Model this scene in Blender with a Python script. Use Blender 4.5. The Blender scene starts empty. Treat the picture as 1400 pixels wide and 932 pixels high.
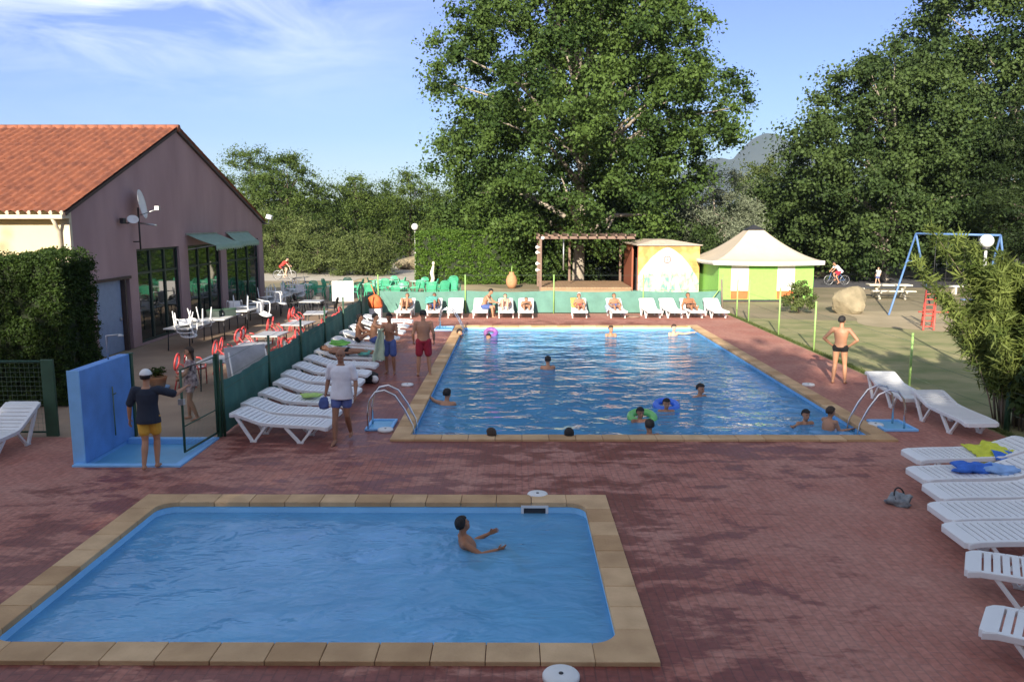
import bpy, bmesh, math, random
import numpy as np
from mathutils import Vector, Matrix, Euler
random.seed(7); rng = np.random.default_rng(7)
R = math.radians
S = bpy.context.scene
COL = S.collection

# ------------------------------------------------------------------ camera, sky, sun, exposure
CH = 4.1
cam_d = bpy.data.cameras.new('camera'); cam = bpy.data.objects.new('camera', cam_d); COL.objects.link(cam)
cam_d.sensor_width = 36; cam_d.lens = 36*1100/1400.0; cam_d.clip_end = 20000; cam_d.clip_start = 0.1
PITCH = math.atan(163/1100); YAW = math.atan(5/1100)
cam.location = (0, 0, CH); cam.rotation_euler = (math.pi/2-PITCH, 0, YAW)
S.camera = cam
S.view_settings.view_transform = 'Standard'; S.view_settings.look = 'None'
S.view_settings.exposure = 1.15; S.view_settings.gamma = 1.0

SUN_EL, SUN_AZ = 21.0, 193.0       # behind the camera, a little to the left
w = bpy.data.worlds.new('World'); S.world = w; w.use_nodes = True
nt = w.node_tree; nd = nt.nodes; lk = nt.links
bg = nd['Background']; bg.inputs['Strength'].default_value = 0.13
sky = nd.new('ShaderNodeTexSky'); sky.sky_type = 'NISHITA'; sky.sun_disc = False
sky.sun_elevation = R(SUN_EL); sky.sun_rotation = R(SUN_AZ); sky.air_density = 1.0; sky.dust_density = 0.6; sky.ozone_density = 1.6
tc = nd.new('ShaderNodeTexCoord')
# thin cirrus, high on the left
mp = nd.new('ShaderNodeMapping'); mp.inputs['Rotation'].default_value = (0, R(-24), R(14)); mp.inputs['Scale'].default_value = (2.4, 2.0, 9.5)
n1 = nd.new('ShaderNodeTexNoise'); n1.inputs['Scale'].default_value = 2.1; n1.inputs['Detail'].default_value = 12; n1.inputs['Roughness'].default_value = .62; n1.inputs['Distortion'].default_value = .7
cr = nd.new('ShaderNodeValToRGB'); cr.color_ramp.elements[0].position = .40; cr.color_ramp.elements[1].position = .74
sep = nd.new('ShaderNodeSeparateXYZ')
mx = nd.new('ShaderNodeMapRange'); mx.inputs['From Min'].default_value = .02; mx.inputs['From Max'].default_value = -.42; mx.interpolation_type = 'SMOOTHSTEP'
mz = nd.new('ShaderNodeMapRange'); mz.inputs['From Min'].default_value = .09; mz.inputs['From Max'].default_value = .26; mz.interpolation_type = 'SMOOTHSTEP'
m1 = nd.new('ShaderNodeMath'); m1.operation = 'MULTIPLY'; m2 = nd.new('ShaderNodeMath'); m2.operation = 'MULTIPLY'
m3 = nd.new('ShaderNodeMath'); m3.operation = 'MULTIPLY'; m3.inputs[1].default_value = .66
mixc = nd.new('ShaderNodeMixRGB'); mixc.inputs['Color2'].default_value = (6.3, 6.4, 7.2, 1)
lk.new(tc.outputs['Generated'], mp.inputs[0]); lk.new(mp.outputs[0], n1.inputs['Vector']); lk.new(n1.outputs['Fac'], cr.inputs[0])
lk.new(tc.outputs['Generated'], sep.inputs[0]); lk.new(sep.outputs['X'], mx.inputs[0]); lk.new(sep.outputs['Z'], mz.inputs[0])
lk.new(cr.outputs[0], m1.inputs[0]); lk.new(mx.outputs[0], m1.inputs[1]); lk.new(m1.outputs[0], m2.inputs[0]); lk.new(mz.outputs[0], m2.inputs[1])
lk.new(m2.outputs[0], m3.inputs[0]); lk.new(m3.outputs[0], mixc.inputs['Fac'])
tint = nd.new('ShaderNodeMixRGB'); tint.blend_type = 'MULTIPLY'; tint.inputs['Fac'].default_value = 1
tr_ = nd.new('ShaderNodeValToRGB'); te = tr_.color_ramp.elements; te[0].position = 0.0; te[0].color = (.44, .50, .60, 1); te[1].position = .75; te[1].color = (1.35, 1.0, .76, 1)  # added tint: sky dimmed low down, bright and warm overhead to lift the shade
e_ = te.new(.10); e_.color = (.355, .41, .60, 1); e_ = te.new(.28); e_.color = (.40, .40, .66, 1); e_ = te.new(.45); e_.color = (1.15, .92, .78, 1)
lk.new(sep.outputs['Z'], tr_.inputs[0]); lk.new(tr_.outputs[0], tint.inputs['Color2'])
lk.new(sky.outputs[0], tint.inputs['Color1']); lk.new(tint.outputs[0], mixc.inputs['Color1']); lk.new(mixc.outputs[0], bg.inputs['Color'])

sl = bpy.data.lights.new('sun', 'SUN'); sl.energy = 4.6; sl.angle = R(.6); sl.color = (1.0, .90, .74)
so = bpy.data.objects.new('sun', sl); COL.objects.link(so)
az = R(SUN_AZ); tosun = Vector((math.sin(az)*math.cos(R(SUN_EL)), math.cos(az)*math.cos(R(SUN_EL)), math.sin(R(SUN_EL))))
so.rotation_euler = tosun.to_track_quat('Z', 'Y').to_euler(); so.location = (0, -5, 30)

def G(px, py, z=0.0):
    "pixel of the photograph -> point on the plane z, in metres"
    u = (px-700)/1100; v = -(py-466)/1100
    d = (u, math.cos(PITCH)+v*math.sin(PITCH), -math.sin(PITCH)+v*math.cos(PITCH))
    t = (z-CH)/d[2]; x, y = d[0]*t, d[1]*t
    return Vector((x*math.cos(YAW)-y*math.sin(YAW), x*math.sin(YAW)+y*math.cos(YAW), z))

# ------------------------------------------------------------------ materials
def new_mat(name):
    m = bpy.data.materials.new(name); m.use_nodes = True
    t = m.node_tree; return m, t, t.nodes['Principled BSDF']
def mat(name, c, rough=.6, var=.12, scale=6.0, bump=0.0, bscale=40.0, metal=0.0, spec=.5, c2=None, detail=4, coords='Object', stretch=None):
    m, t, b = new_mat(name)
    b.inputs['Roughness'].default_value = rough; b.inputs['Metallic'].default_value = metal
    b.inputs['Specular IOR Level'].default_value = spec
    tc = t.nodes.new('ShaderNodeTexCoord'); src = tc.outputs[coords]
    if stretch:
        mpn = t.nodes.new('ShaderNodeMapping'); mpn.inputs['Scale'].default_value = stretch; t.links.new(src, mpn.inputs[0]); src = mpn.outputs[0]
    n = t.nodes.new('ShaderNodeTexNoise'); n.inputs['Scale'].default_value = scale; n.inputs['Detail'].default_value = detail
    t.links.new(src, n.inputs['Vector'])
    r = t.nodes.new('ShaderNodeValToRGB'); r.color_ramp.elements[0].position = .3; r.color_ramp.elements[1].position = .7
    a = c2 if c2 else tuple(max(0, x*(1-var)) for x in c)
    bb = c if c2 else tuple(min(1, x*(1+var)) for x in c)
    r.color_ramp.elements[0].color = (*a, 1); r.color_ramp.elements[1].color = (*bb, 1)
    t.links.new(n.outputs['Fac'], r.inputs[0]); t.links.new(r.outputs[0], b.inputs['Base Color'])
    if bump > 0:
        n2 = t.nodes.new('ShaderNodeTexNoise'); n2.inputs['Scale'].default_value = bscale; n2.inputs['Detail'].default_value = 3
        t.links.new(src, n2.inputs['Vector'])
        bp = t.nodes.new('ShaderNodeBump'); bp.inputs['Strength'].default_value = bump; bp.inputs['Distance'].default_value = .02
        t.links.new(n2.outputs['Fac'], bp.inputs['Height']); t.links.new(bp.outputs[0], b.inputs['Normal'])
    return m
def leaf_mat(name, dark, light, trans=.22, rough=.6):
    m, t, b = new_mat(name)
    at = t.nodes.new('ShaderNodeAttribute'); at.attribute_name = 'tone'
    r = t.nodes.new('ShaderNodeValToRGB')
    r.color_ramp.elements[0].color = (*dark, 1); r.color_ramp.elements[1].color = (*light, 1)
    t.links.new(at.outputs['Fac'], r.inputs[0]); t.links.new(r.outputs[0], b.inputs['Base Color'])
    b.inputs['Roughness'].default_value = rough; b.inputs['Specular IOR Level'].default_value = .2
    tr = t.nodes.new('ShaderNodeBsdfTranslucent'); mxs = t.nodes.new('ShaderNodeMixShader'); mxs.inputs[0].default_value = trans
    t.links.new(r.outputs[0], tr.inputs[0]); t.links.new(b.outputs[0], mxs.inputs[1]); t.links.new(tr.outputs[0], mxs.inputs[2])
    t.links.new(mxs.outputs[0], t.nodes['Material Output'].inputs[0])
    return m

def paver_mat():
    m, t, b = new_mat('red_pavers')
    N = t.nodes.new; L = t.links.new
    tc = N('ShaderNodeTexCoord')
    wob = N('ShaderNodeTexNoise'); wob.inputs['Scale'].default_value = 1.3; L(tc.outputs['Object'], wob.inputs['Vector'])
    mpn = N('ShaderNodeMapping'); mpn.inputs['Rotation'].default_value = (0, 0, R(90)); L(tc.outputs['Object'], mpn.inputs[0])
    br = N('ShaderNodeTexBrick'); br.inputs['Scale'].default_value = 1; br.inputs['Brick Width'].default_value = .21; br.inputs['Row Height'].default_value = .105
    br.inputs['Mortar Size'].default_value = .009; br.inputs['Mortar Smooth'].default_value = .3; br.inputs['Bias'].default_value = 0
    br.inputs['Color1'].default_value = (.37, .145, .11, 1); br.inputs['Color2'].default_value = (.44, .185, .14, 1); br.inputs['Mortar'].default_value = (.30, .14, .115, 1)
    L(mpn.outputs[0], br.inputs['Vector'])
    # pale dusty wear
    n = N('ShaderNodeTexNoise'); n.inputs['Scale'].default_value = .55; n.inputs['Detail'].default_value = 8; n.inputs['Roughness'].default_value = .68; L(tc.outputs['Object'], n.inputs['Vector'])
    r = N('ShaderNodeValToRGB'); r.color_ramp.elements[0].position = .40; r.color_ramp.elements[1].position = .66; L(n.outputs['Fac'], r.inputs[0])
    mw = N('ShaderNodeMixRGB'); mw.inputs['Color2'].default_value = (.50, .285, .225, 1)
    mf = N('ShaderNodeMath'); mf.operation = 'MULTIPLY'; mf.inputs[1].default_value = .55; L(r.outputs[0], mf.inputs[0]); L(mf.outputs[0], mw.inputs['Fac']); L(br.outputs['Color'], mw.inputs['Color1'])
    # splashed water: dark ragged patches close to the pools
    sp = N('ShaderNodeSeparateXYZ'); L(tc.outputs['Object'], sp.inputs[0])
    def boxdist(x0, x1, y0, y1):
        outs = []
        for ax, a, c in (('X', x0, x1), ('Y', y0, y1)):
            mm = N('ShaderNodeMath'); mm.operation = 'SUBTRACT'; L(sp.outputs[ax], mm.inputs[0]); mm.inputs[1].default_value = (a+c)/2
            ab = N('ShaderNodeMath'); ab.operation = 'ABSOLUTE'; L(mm.outputs[0], ab.inputs[0])
            s2 = N('ShaderNodeMath'); s2.operation = 'SUBTRACT'; L(ab.outputs[0], s2.inputs[0]); s2.inputs[1].default_value = (c-a)/2
            outs.append(s2)
        mxn = N('ShaderNodeMath'); mxn.operation = 'MAXIMUM'; L(outs[0].outputs[0], mxn.inputs[0]); L(outs[1].outputs[0], mxn.inputs[1]); return mxn
    d1 = boxdist(-5.5, 1.4, 6.9, 11.6); d2 = boxdist(-2.4, 4.6, 14.3, 31.8); d3 = boxdist(-4.4, -2.6, 14.4, 25.0)
    mn = N('ShaderNodeMath'); mn.operation = 'MINIMUM'; L(d1.outputs[0], mn.inputs[0]); L(d2.outputs[0], mn.inputs[1])
    mn2 = N('ShaderNodeMath'); mn2.operation = 'MINIMUM'; L(mn.outputs[0], mn2.inputs[0]); L(d3.outputs[0], mn2.inputs[1])
    fall = N('ShaderNodeMapRange'); fall.inputs['From Min'].default_value = 0; fall.inputs['From Max'].default_value = 3.4; fall.inputs['To Min'].default_value = .115; fall.inputs['To Max'].default_value = -.16; L(mn2.outputs[0], fall.inputs[0])
    wn = N('ShaderNodeTexNoise'); wn.inputs['Scale'].default_value = 1.7; wn.inputs['Detail'].default_value = 11; wn.inputs['Roughness'].default_value = .62; wn.inputs['Distortion'].default_value = .3
    ws = N('ShaderNodeMapping'); ws.inputs['Location'].default_value = (3.7, 1.2, 0); ws.inputs['Scale'].default_value = (.8, 1.6, 1); L(tc.outputs['Object'], ws.inputs[0]); L(ws.outputs[0], wn.inputs['Vector'])
    fn = N('ShaderNodeTexNoise'); fn.inputs['Scale'].default_value = 9; fn.inputs['Detail'].default_value = 6; fn.inputs['Roughness'].default_value = .7; L(ws.outputs[0], fn.inputs['Vector'])
    fa = N('ShaderNodeMath'); fa.operation = 'MULTIPLY_ADD'; L(fn.outputs['Fac'], fa.inputs[0]); fa.inputs[1].default_value = .26; fa.inputs[2].default_value = -.13
    ad0 = N('ShaderNodeMath'); ad0.operation = 'ADD'; L(wn.outputs['Fac'], ad0.inputs[0]); L(fall.outputs[0], ad0.inputs[1])
    ad = N('ShaderNodeMath'); ad.operation = 'ADD'; L(ad0.outputs[0], ad.inputs[0]); L(fa.outputs[0], ad.inputs[1])
    wr = N('ShaderNodeMapRange'); wr.inputs['From Min'].default_value = .515; wr.inputs['From Max'].default_value = .60; L(ad.outputs[0], wr.inputs[0])
    wet = N('ShaderNodeMixRGB'); wet.blend_type = 'MULTIPLY'; wet.inputs['Color2'].default_value = (.52, .345, .34, 1); L(wr.outputs[0], wet.inputs['Fac']); L(mw.outputs[0], wet.inputs['Color1'])
    fine = N('ShaderNodeTexNoise'); fine.inputs['Scale'].default_value = 14; fine.inputs['Detail'].default_value = 5; L(tc.outputs['Object'], fine.inputs['Vector'])
    fr = N('ShaderNodeMapRange'); fr.inputs['From Min'].default_value = .25; fr.inputs['From Max'].default_value = .75; fr.inputs['To Min'].default_value = .78; fr.inputs['To Max'].default_value = 1.2; L(fine.outputs['Fac'], fr.inputs[0])
    fm = N('ShaderNodeMixRGB'); fm.blend_type = 'MULTIPLY'; fm.inputs['Fac'].default_value = 1; L(wet.outputs[0], fm.inputs['Color1']); L(fr.outputs[0], fm.inputs['Color2'])
    L(fm.outputs[0], b.inputs['Base Color'])
    rr = N('ShaderNodeMapRange'); rr.inputs['To Min'].default_value = .82; rr.inputs['To Max'].default_value = .45; L(wr.outputs[0], rr.inputs[0]); L(rr.outputs[0], b.inputs['Roughness'])
    b.inputs['Specular IOR Level'].default_value = .3
    bp = N('ShaderNodeBump'); bp.inputs['Strength'].default_value = .5; bp.inputs['Distance'].default_value = .006; bp.invert = True; L(br.outputs['Fac'], bp.inputs['Height']); L(bp.outputs[0], b.inputs['Normal'])
    return m

def water_mat(name, body, tcol, bodyfac, bump, scale, seed):
    m, t, b = new_mat(name); N = t.nodes.new; L = t.links.new
    t.nodes.remove(b)
    tc = N('ShaderNodeTexCoord'); mpn = N('ShaderNodeMapping'); mpn.inputs['Location'].default_value = (seed, seed*.3, 0); mpn.inputs['Scale'].default_value = (.75, 1.15, 1); L(tc.outputs['Object'], mpn.inputs[0])
    n = N('ShaderNodeTexNoise'); n.inputs['Scale'].default_value = scale; n.inputs['Detail'].default_value = 3.0; n.inputs['Distortion'].default_value = .35; n.inputs['Roughness'].default_value = .52; L(mpn.outputs[0], n.inputs['Vector'])
    n2 = N('ShaderNodeTexNoise'); n2.inputs['Scale'].default_value = scale*.28; n2.inputs['Detail'].default_value = 2; L(mpn.outputs[0], n2.inputs['Vector'])
    a = N('ShaderNodeMath'); a.operation = 'MULTIPLY_ADD'; L(n2.outputs['Fac'], a.inputs[0]); a.inputs[1].default_value = 1.6; L(n.outputs['Fac'], a.inputs[2])
    bp = N('ShaderNodeBump'); bp.inputs['Strength'].default_value = 1; bp.inputs['Distance'].default_value = bump; L(a.outputs[0], bp.inputs['Height'])
    # aerated, suspended matter in the water scatters pale blue, cloudier in swirls
    cn = N('ShaderNodeTexNoise'); cn.inputs['Scale'].default_value = scale*.55; cn.inputs['Detail'].default_value = 4; cn.inputs['Distortion'].default_value = .35; L(mpn.outputs[0], cn.inputs['Vector'])
    cr = N('ShaderNodeValToRGB'); cr.color_ramp.elements[0].position = .36; cr.color_ramp.elements[1].position = .66
    cr.color_ramp.elements[0].color = (*[c*.90 for c in body], 1); cr.color_ramp.elements[1].color = (*[min(1, c*1.10) for c in body], 1); L(cn.outputs['Fac'], cr.inputs[0])
    df = N('ShaderNodeBsdfDiffuse'); L(cr.outputs[0], df.inputs[0]); L(bp.outputs[0], df.inputs['Normal'])
    tr = N('ShaderNodeBsdfTransparent'); tr.inputs[0].default_value = (*tcol, 1)
    rf = N('ShaderNodeBsdfRefraction'); rf.inputs[0].default_value = (*tcol, 1); rf.inputs['IOR'].default_value = 1.2; rf.inputs['Roughness'].default_value = .02; L(bp.outputs[0], rf.inputs['Normal'])
    m0 = N('ShaderNodeMixShader'); m0.inputs[0].default_value = .35; L(tr.outputs[0], m0.inputs[1]); L(rf.outputs[0], m0.inputs[2])
    m1 = N('ShaderNodeMixShader'); m1.inputs[0].default_value = bodyfac; L(m0.outputs[0], m1.inputs[1]); L(df.outputs[0], m1.inputs[2])
    gl = N('ShaderNodeBsdfGlossy'); gl.inputs['Roughness'].default_value = .04; L(bp.outputs[0], gl.inputs['Normal'])
    fz = N('ShaderNodeFresnel'); fz.inputs['IOR'].default_value = 1.33; L(bp.outputs[0], fz.inputs['Normal'])
    m2 = N('ShaderNodeMixShader'); L(fz.outputs[0], m2.inputs[0]); L(m1.outputs[0], m2.inputs[1]); L(gl.outputs[0], m2.inputs[2])
    L(m2.outputs[0], t.nodes['Material Output'].inputs[0])
    return m

M = {}
M['paver'] = paver_mat()
M['coping'] = mat('sandstone_coping', (.66, .46, .27), .8, c2=(.48, .32, .18), scale=2.3, bump=.4, bscale=30, detail=8)
_t = M['coping'].node_tree; _b = _t.nodes['Principled BSDF']; _src = _b.inputs['Base Color'].links[0].from_socket
_g = _t.nodes.new('ShaderNodeNewGeometry'); _r = _t.nodes.new('ShaderNodeValToRGB'); _r.color_ramp.elements[0].color = (.80, .70, .58, 1); _r.color_ramp.elements[1].color = (1.12, 1.1, 1.05, 1)
_m = _t.nodes.new('ShaderNodeMixRGB'); _m.blend_type = 'MULTIPLY'; _m.inputs['Fac'].default_value = 1
_t.links.new(_g.outputs['Random Per Island'], _r.inputs[0]); _t.links.new(_src, _m.inputs['Color1']); _t.links.new(_r.outputs[0], _m.inputs['Color2']); _t.links.new(_m.outputs[0], _b.inputs['Base Color'])
M['coping_edge'] = mat('dark_joint', (.09, .05, .035), .9)
M['basin'] = mat('blue_pool_paint', (.20, .50, .86), .6, .10, 2.0)
M['basin_light'] = mat('pale_blue_pool_paint', (.30, .64, .95), .6, .08, 1.6)
M['water_big'] = water_mat('water_large_pool', (.115, .39, .70), (.62, .86, .96), .70, .062, 2.3, 3.0)
M['water_small'] = water_mat('water_small_pool', (.22, .58, .94), (.78, .92, .98), .50, .055, 2.4, 11.0)
M['ground'] = mat('dry_ground', (.30, .24, .155), .95, c2=(.165, .15, .08), scale=.35, bump=.3, bscale=8, detail=8)
M['lawn'] = mat('dry_lawn', (.34, .30, .15), .95, c2=(.16, .19, .065), scale=1.0, bump=.9, bscale=30, detail=14, stretch=(.9, 1.2, 1))
M['sand'] = mat('play_sand', (.42, .34, .22), .95, c2=(.30, .25, .15), scale=.7, bump=.3, bscale=12, detail=8)
M['terrace'] = mat('terrace_concrete', (.36, .26, .18), .85, c2=(.25, .175, .125), scale=.8, bump=.2, bscale=20, detail=8)
M['gravel'] = mat('pale_gravel', (.50, .46, .39), .95, c2=(.38, .34, .28), scale=1.5, bump=.3, bscale=30)
M['road'] = mat('asphalt', (.085, .085, .095), .85, .2, 3, bump=.2)
M['soil'] = mat('bare_soil', (.24, .16, .12), .95, c2=(.12, .09, .06), scale=2.0, bump=.5, bscale=18, detail=8)
M['hill'] = mat('forested_slope', (.040, .060, .055), .95, c2=(.06, .075, .07), scale=.006, detail=10)
M['plaster'] = mat('white_plaster', (.62, .60, .55), .8)
M['yellow'] = mat('cream_wall', (.66, .55, .32), .85, .04, 1.5, bump=.1)
M['mauve'] = mat('mauve_render', (.42, .285, .285), .9, c2=(.32, .21, .215), scale=.9, bump=.25, bscale=30, detail=9, stretch=(1, 1, .35))
M['tile'] = mat('terracotta_tiles', (.36, .125, .062), .8, c2=(.20, .07, .042), scale=2.4, bump=.2, bscale=20, detail=8)
M['tile_end'] = mat('tile_mortar', (.62, .50, .38), .85)
M['darkwood'] = mat('dark_verge_board', (.06, .04, .035), .7)
M['gutter'] = mat('beige_gutter', (.55, .48, .36), .5)
M['frame_green'] = mat('dark_green_frame', (.018, .035, .03), .5)
M['glass'] = mat('tinted_glass', (.012, .02, .018), .03, spec=.9, var=.02)
M['bluedoor'] = mat('pale_blue_door', (.22, .29, .42), .6, .06)
M['awning'] = mat('green_awning', (.27, .40, .32), .8, .06)
M['steel'] = mat('galvanised_steel', (.45, .46, .47), .4, metal=.7)
M['chrome'] = mat('polished_steel', (.72, .73, .75), .18, metal=1)
M['white'] = mat('white_plastic', (.78, .79, .80), .42, .04, 3)
M['whitew'] = mat('weathered_white', (.70, .70, .69), .55, .06, 5)
M['whitepaint'] = mat('white_paint', (.75, .75, .74), .5, .04)
M['globe'] = mat('opal_globe', (.85, .85, .83), .25, .01)
M['screen'] = mat('green_windscreen', (.05, .16, .135), .85, .15, 2.5, bump=.5, bscale=5)
M['screen_l'] = mat('sea_green_windscreen', (.11, .24, .20), .85, .12, 2.5, bump=.5, bscale=5)
M['post_d'] = mat('dark_green_post', (.03, .085, .05), .5)
M['post_l'] = mat('light_green_post', (.28, .46, .14), .5)
M['wire'] = mat('fence_wire', (.14, .20, .14), .5, metal=.3)
M['wall_blue'] = mat('blue_shower_wall', (.12, .29, .66), .6, .16, 2.2, bump=.25, detail=8)
M['wall_blue_l'] = mat('pale_blue_edge', (.22, .50, .86), .55, .05)
M['tray'] = mat('blue_foot_bath', (.14, .42, .66), .35, .10, 2)
M['green_pl'] = mat('green_plastic', (.07, .42, .24), .45, .08)
M['red_pl'] = mat('red_tube', (.52, .06, .06), .4, .06)
M['greytop'] = mat('grey_table_top', (.42, .42, .44), .5)
M['black_pl'] = mat('black_metal', (.015, .015, .017), .5)
M['dkmetal'] = mat('dark_metal_legs', (.05, .05, .055), .5, metal=.4)
M['wood'] = mat('weathered_wood', (.20, .13, .10), .8, .2, 3, bump=.2)
M['stagewood'] = mat('stage_boards', (.34, .22, .13), .75, .12, 2)
M['redwood'] = mat('red_stained_wood', (.30, .09, .045), .7)
M['roofpale'] = mat('pale_roof_sheet', (.48, .40, .32), .8)
M['canvas'] = mat('cream_canvas', (.56, .48, .37), .8, .05, 2, bump=.2, bscale=4)
M['canvasw'] = mat('white_canvas', (.80, .78, .72), .75, .03)
M['lime'] = mat('lime_tent_wall', (.24, .56, .10), .7, .06)
M['orange_p'] = mat('orange_panel', (.72, .14, .04), .7)
M['rock'] = mat('boulder_stone', (.30, .25, .16), .9, c2=(.17, .145, .09), scale=2.2, bump=.8, bscale=7, detail=8)
M['concrete'] = mat('pale_concrete', (.62, .58, .47), .85, .08)
M['bark'] = mat('bark', (.26, .21, .16), .9, c2=(.14, .11, .08), scale=3, bump=.8, bscale=14, detail=6)
M['bark_pale'] = mat('pale_bark', (.42, .37, .30), .9, c2=(.24, .20, .16), scale=2, bump=.6, bscale=10, detail=6)
M['bark_dk'] = mat('dark_bark', (.08, .06, .045), .9, bump=.6)
M['swing_b'] = mat('blue_swing_paint', (.10, .20, .42), .5)
M['slide_r'] = mat('red_slide_paint', (.48, .08, .06), .5)
M['terracotta'] = mat('terracotta_pot', (.46, .24, .12), .8)
M['orange_c'] = mat('orange_cloth', (.62, .14, .04), .8)
M['yellow_t'] = mat('yellow_towel', (.62, .66, .06), .95, .1, 9, bump=.5, bscale=60)
M['blue_t'] = mat('blue_towel', (.05, .17, .62), .95, .15, 9, bump=.5, bscale=60)
M['green_t'] = mat('green_towel', (.16, .45, .10), .95, .2, 9, bump=.5, bscale=60)
M['limepale_t'] = mat('pale_lime_towel', (.42, .62, .18), .95, .15, 9, bump=.5, bscale=60)
M['mint_t'] = mat('pale_green_towel', (.42, .52, .38), .95, .12, 9, bump=.5, bscale=60)
M['teal_t'] = mat('teal_towel', (.12, .40, .34), .95, .12, 9, bump=.5, bscale=60)
M['grey_cloth'] = mat('grey_bag_cloth', (.14, .17, .20), .9, c2=(.35, .38, .40), scale=14)
M['ring_g'] = mat('green_vinyl', (.16, .50, .14), .3, .05)
M['ring_b'] = mat('blue_vinyl', (.05, .17, .72), .3, .05)
M['ring_p'] = mat('purple_vinyl', (.20, .07, .38), .4, c2=(.40, .18, .36), scale=5)
M['leaf_big'] = leaf_mat('poplar_leaves', (.022, .050, .012), (.098, .158, .034))
M['leaf_dark'] = leaf_mat('dark_leaves', (.022, .046, .015), (.085, .130, .036))
M['leaf_pine'] = leaf_mat('pine_needles', (.028, .058, .012), (.115, .165, .035))
M['leaf_olive'] = leaf_mat('olive_leaves', (.10, .125, .08), (.25, .285, .19))
M['leaf_bush'] = leaf_mat('bush_leaves', (.05, .075, .02), (.15, .19, .06))
M['leaf_reed'] = leaf_mat('lance_leaves', (.05, .085, .018), (.22, .27, .07), .3)
M['leaf_hedge'] = leaf_mat('hedge_leaves', (.014, .032, .008), (.055, .095, .016))
M['leaf_box'] = leaf_mat('box_hedge_leaves', (.030, .075, .012), (.125, .215, .030))
M['leaf_fir'] = leaf_mat('conifer_needles', (.014, .030, .010), (.045, .070, .020))

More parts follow.
